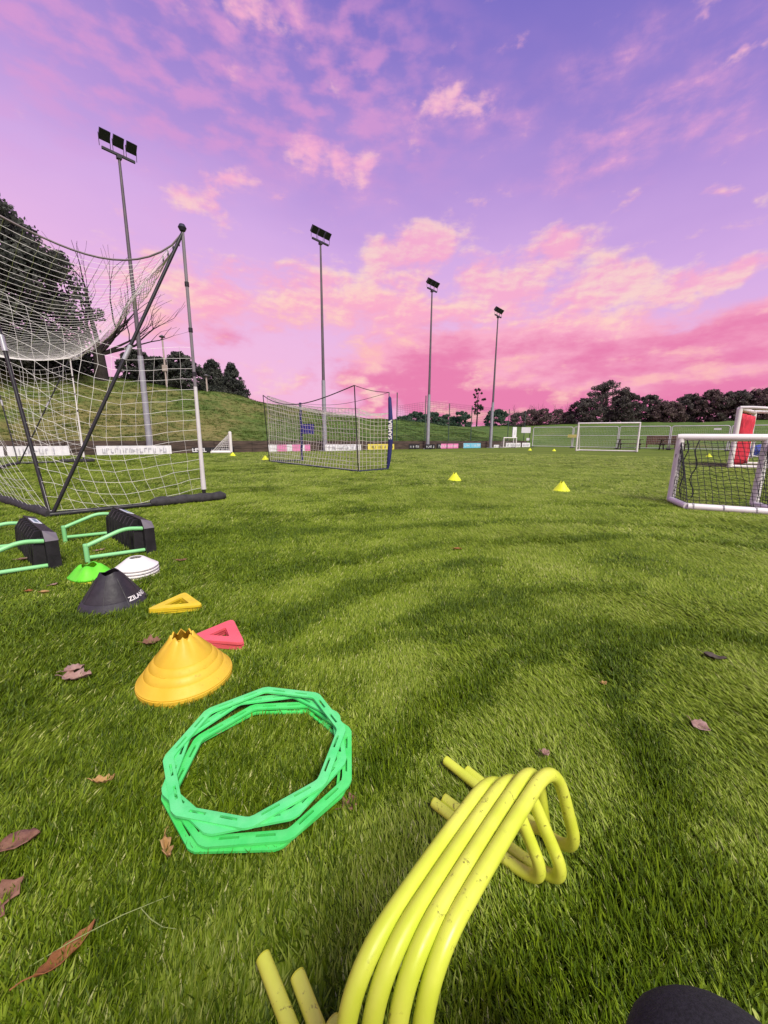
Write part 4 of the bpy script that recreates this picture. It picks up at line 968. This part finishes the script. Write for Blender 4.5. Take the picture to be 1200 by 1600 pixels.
def leaf_cloud(centres, radii, per, size, squash=.8):
    C = []; k = len(centres)
    for c, r in zip(centres, radii):
        d = rand_unit(per) * (RNG.random(per) ** .45)[:, None] * r; d[:, 2] *= squash; C.append(np.array(c) + d)
    C = np.concatenate(C); n = len(C); u = rand_unit(n); w = rand_unit(n); v = np.cross(u, w); v /= np.linalg.norm(v, axis=1)[:, None] + 1e-9
    s = size * RNG.uniform(.6, 1.4, n)[:, None]; return C, u * s, v * s * .55
bark = mat('dark_bark', (.035, .027, .024), .9, .35, 3, bump=.6); twig = mat('twig_bark', (.035, .026, .026), .9, .3, 3)
def foliage(nm, a, b2): return mat(nm, a, .75, .1, .9, c2=b2, trans=.3, spec=.15)
far_ev = foliage('far_evergreen', (.070, .066, .060), (.155, .140, .120)); dark_ev = foliage('evergreen_dark', (.052, .062, .054), (.125, .132, .108)); mid_ev = foliage('evergreen_mid', (.066, .068, .056), (.15, .14, .11)); brown_th = foliage('bare_thicket', (.12, .09, .085), (.20, .15, .135)); hedge_g = foliage('hedge_green', (.06, .105, .075), (.12, .18, .11))
def grow(mbx, p, d, L, r, depth, rs, spread, upb=.12, minr=.012, tips=None):
    if depth == 0 or r < minr * .6:
        if tips is not None: tips.append(tuple(p))
        return
    seg = 3; pts = [p]; rr = [r]; q = p.copy(); dd = d.copy()
    for i in range(seg):
        dd = (dd + Vector((rs.uniform(-1, 1), rs.uniform(-1, 1), rs.uniform(-.5, 1) * upb * 4)) * .17).normalized(); q = q + dd * L / seg; pts.append(q.copy()); rr.append(max(minr * .5, r * (1 - .38 * (i + 1) / seg)))
    mbx.tube(pts, rr, 6 if r > .12 else (4 if r > .035 else 3), cap=False)
    nb_ = rs.choice((2, 3, 3)) if depth > 1 else 2
    for k in range(nb_):
        ax = Vector((rs.uniform(-1, 1), rs.uniform(-1, 1), rs.uniform(-.3, .6))); nd = (dd + ax * spread).normalized(); nd.z += upb * .5; nd.normalize()
        grow(mbx, q if k < 2 else pts[2], nd, L * rs.uniform(.62, .88), rr[-1] * rs.uniform(.6, .85), depth - 1, rs, spread, upb, minr, tips)
def leafy_tree(name, label, x, y, h, w, seed, m, n_cl=60, per=110, size=.16, trunk=.25, base=.12, shape='round', group='trees beyond the pitch', sink=.15):
    rs = random.Random(seed); z = terrain_z(x, y) - sink; t = thing(name, label, 'tree', (x, y, z), rs.uniform(0, 6), group)
    b = MB(); hh = h * (.9 if shape != 'cone' else .95)
    b.tube([(0, 0, 0), (rs.uniform(-.1, .1) * w * .2, 0, h * .3), (0, rs.uniform(-.1, .1) * w * .2, h * .6), (0, 0, hh)], [trunk, trunk * .75, trunk * .5, trunk * .12], 7)
    cs = []; ra = []
    for i in range(n_cl):
        t_ = rs.random() ** (1.5 if shape == 'cone' else .9); zz = base + (1 - base) * t_
        if shape == 'cone': prof = (1 - t_) ** .8 * .95 + .06
        elif shape == 'column': prof = .55 + .45 * math.sin(math.pi * t_)
        else: prof = math.sin(math.pi * min(1, .12 + t_ * .86)) ** .6
        a = rs.uniform(0, 6.283); rr = w / 2 * prof * (rs.random() ** .4) * rs.uniform(.75, 1.12); cr = w * rs.uniform(.055, .125) * (1 - .3 * t_)
        c = (rr * math.cos(a), rr * math.sin(a), zz * h - cr * .4); cs.append(c); ra.append(cr)
        if i % 4 == 0: s_ = min(c[2] * .75, hh * .9); b.tube([(0, 0, s_), (c[0] * .5, c[1] * .5, s_ + (c[2] - s_) * .4), c], [trunk * .22, trunk * .14, trunk * .05], 4, cap=False)
    b.build('trunk', bark, t, True)
    C, U1, V1 = leaf_cloud(cs, ra, per, size); ok = C[:, 2] > .05; quads_mesh('crown', C[ok], U1[ok], V1[ok], m, t); return t
def bare_tree(name, label, x, y, h, seed, r0, depth=7, spread=.62, m=None, first=.28, group='trees beyond the pitch', lens=None, sink=.2, forks=4, elr=(.5, 1.2), minr=.014, limbs=None, upb=.12):
    rs = random.Random(seed); z = terrain_z(x, y) - sink; t = thing(name, label, 'tree', (x, y, z), rs.uniform(0, 6), group)
    b = MB(); b.tube([(0, 0, 0), (.05, 0, h * first * .5), (0, .05, h * first)], [r0 * 1.15, r0 * .9, r0 * .75], 9); b.build('trunk', bark, t, True)
    c = MB()
    if limbs: t.rotation_euler = (0, 0, 0)
    for (a, el_, lf, rf) in limbs or []:
        grow(c, Vector((0, 0, h * first * (.8 + .18 * rs.random()))), Vector((math.cos(a) * math.cos(el_), math.sin(a) * math.cos(el_), math.sin(el_))), h * lf, r0 * rf, depth, rs, spread, upb, minr)
    for k in range(0 if limbs else forks):
        a = k * 6.283 / forks + rs.uniform(-.4, .4); el_ = rs.uniform(*elr) if k else 1.45
        grow(c, Vector((0, 0, h * first * (.88 + .1 * rs.random()))), Vector((math.cos(a) * math.cos(el_), math.sin(a) * math.cos(el_), math.sin(el_))), h * (lens or .22) * rs.uniform(.9, 1.2), r0 * (.52 if k == 0 else rs.uniform(.3, .45)), depth, rs, spread, upb, minr)
    c.build('crown', m or twig, t); return t
leafy_tree('evergreen_tree', 'huge dark evergreen behind the tall net goal, at the picture edge', -25.2, 26.3, 10.3, 10.5, 11, dark_ev, 420, 120, .13, .5, .0, 'round', 'trees on the bank')
bare_tree('bare_tree', 'leafless tree with a thick dark trunk and spreading branches on the bank', -21.6, 30.6, 9.5, 31, .46, 8, .62, None, .24, 'trees on the bank', .27, minr=.018, upb=.0, limbs=[(.3, 1.52, .30, .44), (.0, .25, .30, .30), (-.25, .6, .29, .26), (.35, .95, .30, .30), (2.9, 1.0, .30, .30), (3.4, .55, .26, .26), (.1, .45, .26, .24), (1.5, .7, .22, .22), (-1.4, .8, .22, .22), (3.1, 1.3, .3, .3)])
leafy_tree('conifer', 'low dark conifer hedge clump under the huge evergreen', -27.0, 30.2, 3.0, 4.6, 12, dark_ev, 180, 82, .085, .15, .0, 'round', 'trees on the bank')
leafy_tree('conifer', 'low conifer left of the leafless tree trunk', -24.0, 31.2, 2.3, 3.4, 121, dark_ev, 150, 75, .085, .15, .0, 'round', 'trees on the bank')
leafy_tree('conifer', 'low conifer right beside the leafless tree trunk', -20.6, 33.5, 2.6, 3.0, 13, dark_ev, 150, 82, .085, .15, .0, 'round', 'trees on the bank')
leafy_tree('conifer', 'dark conifer on the bank behind the first floodlight mast', -20.6, 36.4, 2.7, 3.8, 14, dark_ev, 210, 82, .085, .15, .0, 'round', 'trees on the bank')
leafy_tree('conifer', 'dark conifer beside the lamp post with the notice plate', -18.4, 36.2, 3.3, 3.6, 15, dark_ev, 210, 82, .085, .15, .0, 'round', 'trees on the bank')
leafy_tree('conifer', 'broad peak of the two-peaked conifer pair on the bank', -16.9, 39.4, 3.6, 4.2, 16, dark_ev, 240, 82, .085, .15, .0, 'cone', 'trees on the bank')
leafy_tree('conifer', 'slimmer peak of the two-peaked conifer pair, lower down the bank', -14.9, 39.2, 3.3, 3.4, 17, dark_ev, 210, 82, .085, .15, .0, 'cone', 'trees on the bank')
# far row; x/y ratio, distance
def at_u(u, Y): return ((u - 600) / 625.0 * Y, Y)
for i, (u, Y, h, w, lab) in enumerate(((632, 74, 2.1, 5, 'low bush row at the foot of the sky beside the padded post'), (650, 76, 2.9, 5, 'rounded green bush before the third floodlight mast'), (676, 74, 2.8, 5.5, 'green bush just past the third floodlight mast'), (700, 75, 2.4, 5, 'low green bush midway between two floodlight masts'), (720, 74, 3.0, 4.5, 'green bush beside the tall open-crowned tree'), (776, 75, 3.2, 5, 'green bush behind the ball-stop net past the last mast'))):
    x, y = at_u(u, Y); leafy_tree('bush', lab, x, y, h, w, 40 + i, hedge_g, 80, 70, .15, .1, .0, 'round')
x, y = at_u(746, 78); leafy_tree('open_tree', 'tall slim tree with gaps in its crown beside the last floodlight mast', x, y, 7.4, 2.9, 50, mid_ev, 40, 70, .12, .16, .28, 'column')
for i, (u, h, lab) in enumerate(((806, 4.8, 'leafless brown thicket tree nearest the ball-stop net'), (826, 6.2, 'leafless brown tree behind the white notice panel'), (846, 6.0, 'tallest leafless brown tree of the thicket'), (868, 5.4, 'leafless brown tree behind the yellow fence plate'), (890, 5.0, 'leafless brown tree touching the big dark pine'))):
    x, y = at_u(u, 74 + i % 2 * 2); bare_tree('bare_tree', lab, x, y, h, 60 + i, .16, 6, .5, brown_th, .12, 'trees beyond the pitch', .24, forks=6)
    leafy_tree('thicket_bush', lab.replace('tree', 'undergrowth') + ', at its foot', x + .8, y + .5, h * .52, 5.5, 160 + i, brown_th, 70, 60, .12, .08, .0, 'round')
for u, Y, h, w, seed, lab, m_, shp in ((948, 74, 7.7, 8.5, 70, 'big dark pine with a humped crown behind the thin white goal', far_ev, 'round'), (916, 72, 4.7, 6.5, 71, 'lower dark pine on the thicket side of the humped one', far_ev, 'round'), (978, 72, 5.5, 7, 72, 'dark pine on the barrier side of the humped one', far_ev, 'round'), (1016, 73, 5.2, 6.5, 73, 'ragged dark pine behind the brown timber box', far_ev, 'round'), (1046, 70, 3.9, 6, 74, 'low dark tree in the dip of the tree line', brown_th, 'round'), (1078, 70, 5.2, 6, 75, 'dark tree above the corner of the small black-net goal', far_ev, 'round'), (1112, 68, 5.5, 6.5, 76, 'dark tree in the row above the black-net goal crossbar', brown_th, 'round'), (1150, 66, 5.3, 6.5, 77, 'dark tree right behind the red-sheet goal post', far_ev, 'round'), (1190, 64, 5.4, 7, 78, 'dark tree behind the curved goal bars', brown_th, 'round'), (1235, 62, 5.2, 7, 79, 'dark tree at the picture edge beyond the curved bars', far_ev, 'round')):
    x, y = at_u(u, Y); leafy_tree('pine_tree', lab, x, y, h, w, seed, m_, 150, 66, .15, .25, .0, shp)
for i, (u, h, lab) in enumerate(((1030, 5.6, 'leafless tree in the gap beside the ragged pine'), (1062, 5.8, 'leafless tree in the dip above the barrier joint'), (1168, 6.2, 'leafless tree behind the curved goal bars'), (1098, 6.2, 'leafless tree poking out above the dark row over the black-net goal'), (1132, 6.4, 'leafless tree with upright twigs beside the red-sheet goal'))):
    x, y = at_u(u, 71); bare_tree('bare_tree', lab, x, y, h, 90 + i, .14, 6, .42, brown_th, .2, 'trees beyond the pitch', .24)

# ------------------------------------------------------------------ grass blades
def blade_mat():
    m = bpy.data.materials.new('grass_blade'); m.use_nodes = True; t = m.node_tree; b = NB(t); pr = t.nodes['Principled BSDF']
    oi = b.n('ShaderNodeObjectInfo').outputs['Random']; ge = b.n('ShaderNodeNewGeometry')
    at = b.n('ShaderNodeAttribute', attribute_name='tone').outputs['Fac']
    pos = ge.outputs['Position']
    n = b.noise(pos, 1.1, 4, .6); n2 = b.noise(pos, .22, 3, .5)
    f = b.math('ADD', b.math('MULTIPLY', oi, .20), b.math('ADD', b.math('MULTIPLY', at, .56), b.math('MULTIPLY', b.math('SUBTRACT', n, .5), .7)))
    c = b.ramp(f, [(0, (.029, .060, .002)), (.26, (.086, .146, .003)), (.50, (.195, .280, .010)), (.76, (.35, .43, .055)), (1, (.54, .55, .20))])
    c = b.mix(b.math('MULTIPLY', b.ss(n2, .45, .7), .25), c, (.19, .27, .025))
    t.links.new(c, pr.inputs['Base Color']); pr.inputs['Roughness'].default_value = .5; pr.inputs['Specular IOR Level'].default_value = .22
    tr = b.n('ShaderNodeBsdfTranslucent'); t.links.new(c, tr.inputs[0]); mx = b.n('ShaderNodeMixShader'); mx.inputs[0].default_value = .25
    t.links.new(pr.outputs[0], mx.inputs[1]); t.links.new(tr.outputs[0], mx.inputs[2]); t.links.new(mx.outputs[0], t.nodes['Material Output'].inputs[0])
    return m
bmat = blade_mat()
tufts = bpy.data.collections.new('turf_tufts')
def tuft(k, lean, spread, nb_=15):
    rs = np.random.default_rng(100 + k); vs = []; fs = []; tone = []; pale = .40 if k >= 5 else 0.0
    for i in range(nb_):
        bx, by = rs.normal(0, .017, 2); L = rs.uniform(.028, .058); w = rs.uniform(.0013, .0027); hd = rs.normal(0, spread); ln = min(1.45, max(.05, rs.normal(lean, .22)))
        dx, dy = math.cos(hd), math.sin(hd); sx_, sy_ = -dy, dx; tw = rs.uniform(-.7, .7); px, py, pz = bx, by, -.004; o = len(vs); tn = rs.random() * (.92 if pale else .70) + pale
        if rs.random() < .02: tn = 2.4
        for s_ in range(4):
            f = (1, .95, .7, 0)[s_]; a = ln * (.45 + .62 * s_ / 3)
            ox, oy, oz = sx_ * math.cos(tw) * w * f, sy_ * math.cos(tw) * w * f, math.sin(tw) * w * f
            if s_ < 3: vs += [(px - ox, py - oy, pz - oz), (px + ox, py + oy, pz + oz)]; tone += [tn, tn]
            else: vs.append((px, py, pz)); tone.append(tn)
            st_ = L / 3; px += dx * math.sin(a) * st_; py += dy * math.sin(a) * st_; pz += math.cos(a) * st_
        fs += [(o, o + 1, o + 3, o + 2), (o + 2, o + 3, o + 5, o + 4), (o + 4, o + 5, o + 6)]
    me = bpy.data.meshes.new('turf_tuft'); me.from_pydata(vs, [], fs); me.update(); me.materials.append(bmat)
    me.polygons.foreach_set('use_smooth', [True] * len(me.polygons))
    at = me.attributes.new('tone', 'FLOAT', 'POINT'); at.data.foreach_set('value', tone)
    o = bpy.data.objects.new('turf_tuft_%02d' % k, me); tufts.objects.link(o)
NV = 5
for k in range(NV): tuft(k, .75, 1.0)             # standing pile
for k in range(NV, 2 * NV): tuft(k, 1.26, .42)   # brushed flat
def fbm(x, y, s, seed):
    r = np.random.default_rng(seed); o = np.zeros_like(x); a = 1.0; tot = 0
    for i in range(4):
        for k in range(5):
            th, ph = r.uniform(0, 6.283, 2); fr = s * 2 ** i * r.uniform(.7, 1.3); o += a * np.sin((x * math.cos(th) + y * math.sin(th)) * fr + ph) / 5
        tot += a * .45; a *= .55
    return o / tot
def scatter(r0, r1, dens, sc, zsc):
    half = .93; n = int(dens * half * (r1 ** 2 - r0 ** 2)); r = np.sqrt(RNG.uniform(r0 ** 2, r1 ** 2, n)); a = RNG.uniform(-half, half, n) ; x = r * np.sin(a); y = r * np.cos(a) - .0
    return x, y, np.full(n, sc), np.full(n, zsc)
parts_ = [scatter(.30, 1.5, 4600, 1.0, 1.0), scatter(1.5, 2.6, 3000, 1.15, 1.0), scatter(2.6, 4.5, 1500, 1.5, 1.0), scatter(4.5, 8, 560, 2.2, 1.05), scatter(8, 15, 140, 3.6, 1.1), scatter(15, 28, 34, 6.0, 1.2)]
X, Y, SC, ZS = [np.concatenate([p[i] for p in parts_]) for i in range(4)]
wl_d = (X + 13.1) * .763 * 0 + ((X - CORNER.x) * WN.x + (Y - CORNER.y) * WN.y); keep = wl_d < -.6
# keep blades out of solid things standing on the turf
def clear(cx_, cy_, rad): 
    global keep
    keep &= (X - cx_) ** 2 + (Y - cy_) ** 2 > rad ** 2
for c_, rad in ((yc, .19), (kc, .195), (lp, .12), (wpz, .13), (A_[:2], .05)): clear(c_[0], c_[1], rad)
for t in np.linspace(0, 1, 12):       # under the rebound boards
    for bx, by in ((-2.03, 3.16), (-2.50, 2.735)): clear(bx - .74 * t, by + .67 * t, .05)
X, Y, SC, ZS = X[keep], Y[keep], SC[keep], ZS[keep]; n = len(X)
# how the pile lies: patches brushed flat, standing ridges between them, old wheel lines
f1 = fbm(X, Y, 1.5, 5); f2 = fbm(X, Y, 4.0, 6); f3 = fbm(X * .5, Y, 3.0, 8); f4 = fbm(X, Y, 11.0, 9)
track = np.zeros(n)
furrows = [([(1.16, 1.79), (.95, 1.31), (.81, 1.02), (.70, .78), (.62, .59)], .055, 1.0), ([(-.25, .80), (.01, 1.06), (.20, 1.27), (.55, 1.56), (.91, 1.79), (1.23, 1.89)], .095, .9),
           ([(-.18, 1.71), (.37, 2.07), (1.09, 2.36), (1.76, 2.42)], .09, .9), ([(1.14, 1.73), (1.57, 1.80), (1.91, 1.74)], .07, .9), ([(-.61, 1.9), (-.17, 2.44), (.84, 3.0)], .12, .9),
           ([(.13, 1.78), (.55, 1.88), (.82, 1.73), (1.06, 1.62)], .07, .8), ([(-.79, 2.67), (.62, 3.57), (2.67, 3.88), (3.57, 3.44)], .12, .7), ([(-1.29, 3.76), (1.57, 4.61), (4.32, 4.21)], .13, .6), ([(-.87, 5.14), (2.94, 5.81), (5, 5.6)], .15, .5), ([(.60, .62), (.45, .55), (.25, .45)], .12, .7)]
for pl, wd, st_ in furrows:
    for (ax, ay), (bx, by) in zip(pl[:-1], pl[1:]):
        dx, dy = bx - ax, by - ay; L2 = dx * dx + dy * dy; t = np.clip(((X - ax) * dx + (Y - ay) * dy) / L2, 0, 1)
        d = np.hypot(X - ax - t * dx + .07 * f2 + .05 * f4, Y - ay - t * dy + .07 * f1 - .05 * f4); track = np.maximum(track, st_ * np.exp(-(d / wd) ** 2))
left = np.clip((-.05 - X - .18 * (Y - 1.0)) / .5, 0, 1) * np.clip((5.5 - Y) / 2.5, 0, 1)
flat = (f1 * .40 + f2 * .42 + f4 * .35 + RNG.normal(0, .38, n) - track * 1.6 - left * .7 + .12 * np.clip(X, 0, 2)) > -.36
idx = np.where(flat, RNG.integers(NV, 2 * NV, n), RNG.integers(0, NV, n))
th = math.pi / 2 + .75 * f3 + .35 * f2 + np.where(X > .2, .25, -.2) + RNG.normal(0, .30, n) + np.where(flat, 0, RNG.normal(0, .8, n))
zsc = ZS * RNG.uniform(.6, 1.0, n) * np.where(track > .5, 1.15, 1.0)
# pile pressed down by the rings, triangles and tubes lying on it
def press(cx_, cy_, r_in, r_out, f):
    global zsc
    d = np.hypot(X - cx_, Y - cy_); zsc = np.where((d > r_in) & (d < r_out), zsc * f, zsc)
press(-.35, 1.04, .18, .32, .30); press(-1.2, 2.12, 0, .15, .3); press(-.81, 1.75, 0, .17, .3)
for (x0_, y0_, x1_, y1_) in ((.35, .705, .142, .874), (.392, .668, .165, .885), (.415, .765, .196, 1.006), (.455, .728, .252, .968), (-.03, .38, -.222, .554), (.02, .37, -.151, .528)):
    for t in np.linspace(-.15, 1.15, 26): press(x0_ + (x1_ - x0_) * t, y0_ + (y1_ - y0_) * t, 0, .032, .72)
def instancer(name, label, co, rot, scl, vid, coll):
    n = len(co); pm = bpy.data.meshes.new(name); pm.vertices.add(n); pm.vertices.foreach_set('co', co.ravel())
    for nm, ty, arr, key in (('rot', 'FLOAT_VECTOR', rot, 'vector'), ('scl', 'FLOAT_VECTOR', scl, 'vector'), ('vid', 'INT', vid.astype(np.int32), 'value')):
        at = pm.attributes.new(nm, ty, 'POINT'); at.data.foreach_set(key, arr.ravel())
    to = bpy.data.objects.new(name, pm); COL.objects.link(to); tag(to, label, 'grass', None, 'stuff')
    ng = bpy.data.node_groups.new(name, 'GeometryNodeTree'); ng.interface.new_socket('Geometry', in_out='INPUT', socket_type='NodeSocketGeometry'); ng.interface.new_socket('Geometry', in_out='OUTPUT', socket_type='NodeSocketGeometry')
    gi = ng.nodes.new('NodeGroupInput'); go = ng.nodes.new('NodeGroupOutput'); ip = ng.nodes.new('GeometryNodeInstanceOnPoints'); ci = ng.nodes.new('GeometryNodeCollectionInfo'); ci.inputs['Collection'].default_value = coll; ci.inputs['Separate Children'].default_value = True; ci.inputs['Reset Children'].default_value = True
    def na2(nm, ty):
        q = ng.nodes.new('GeometryNodeInputNamedAttribute'); q.data_type = ty; q.inputs['Name'].default_value = nm; return q.outputs['Attribute']
    er = ng.nodes.new('FunctionNodeEulerToRotation'); ng.links.new(na2('rot', 'FLOAT_VECTOR'), er.inputs[0])
    ng.links.new(gi.outputs[0], ip.inputs['Points']); ng.links.new(ci.outputs[0], ip.inputs['Instance']); ip.inputs['Pick Instance'].default_value = True
    ng.links.new(na2('vid', 'INT'), ip.inputs['Instance Index']); ng.links.new(er.outputs[0], ip.inputs['Rotation']); ng.links.new(na2('scl', 'FLOAT_VECTOR'), ip.inputs['Scale']); ng.links.new(ip.outputs[0], go.inputs[0])
    to.modifiers.new('turf', 'NODES').node_group = ng
instancer('turf_grass', 'long green turf blades covering the pitch', np.stack([X, Y, np.zeros(n)], 1), np.stack([RNG.normal(0, .05, n), RNG.normal(0, .05, n), th], 1), np.stack([SC, SC, zsc], 1), idx, tufts)
# rough grass on the bank, same tufts with the bank's own olive colours
bank = bpy.data.collections.new('bank_tufts'); bm_ = bmat.copy(); bm_.name = 'bank_blade'
for nd in bm_.node_tree.nodes:
    if nd.type == 'VALTORGB':
        for e_, c_ in zip(nd.color_ramp.elements, ((.06, .105, .02), (.10, .16, .03), (.145, .195, .04), (.20, .22, .06), (.28, .26, .09))): e_.color = (*c_, 1)
for k in range(NV):
    o0 = tufts.objects['turf_tuft_%02d' % k]; me = o0.data.copy(); me.materials[0] = bm_; bank.objects.link(bpy.data.objects.new('bank_tuft_%02d' % k, me))
nbk = 26000; bx = RNG.uniform(-32, 17.5, nbk); tt_ = .35 + 15 * RNG.random(nbk); wx = bx + WN.x * tt_; wy = 22 + (bx + 13.1) * .846 + WN.y * tt_
zz = np.array([terrain_z(a, b2) for a, b2 in zip(wx, wy)]); patch = fbm(wx, wy, .8, 31); s_ = RNG.uniform(3.0, 6.0, nbk) * (1 + .35 * patch)
instancer('bank_rough_grass', 'rough olive grass growing over the bank', np.stack([wx, wy, zz - .02], 1), np.stack([np.zeros(nbk), np.zeros(nbk), RNG.uniform(0, 6.28, nbk)], 1), np.stack([s_, s_, RNG.uniform(1.2, 2.4, nbk)], 1), RNG.integers(0, NV, nbk), bank)
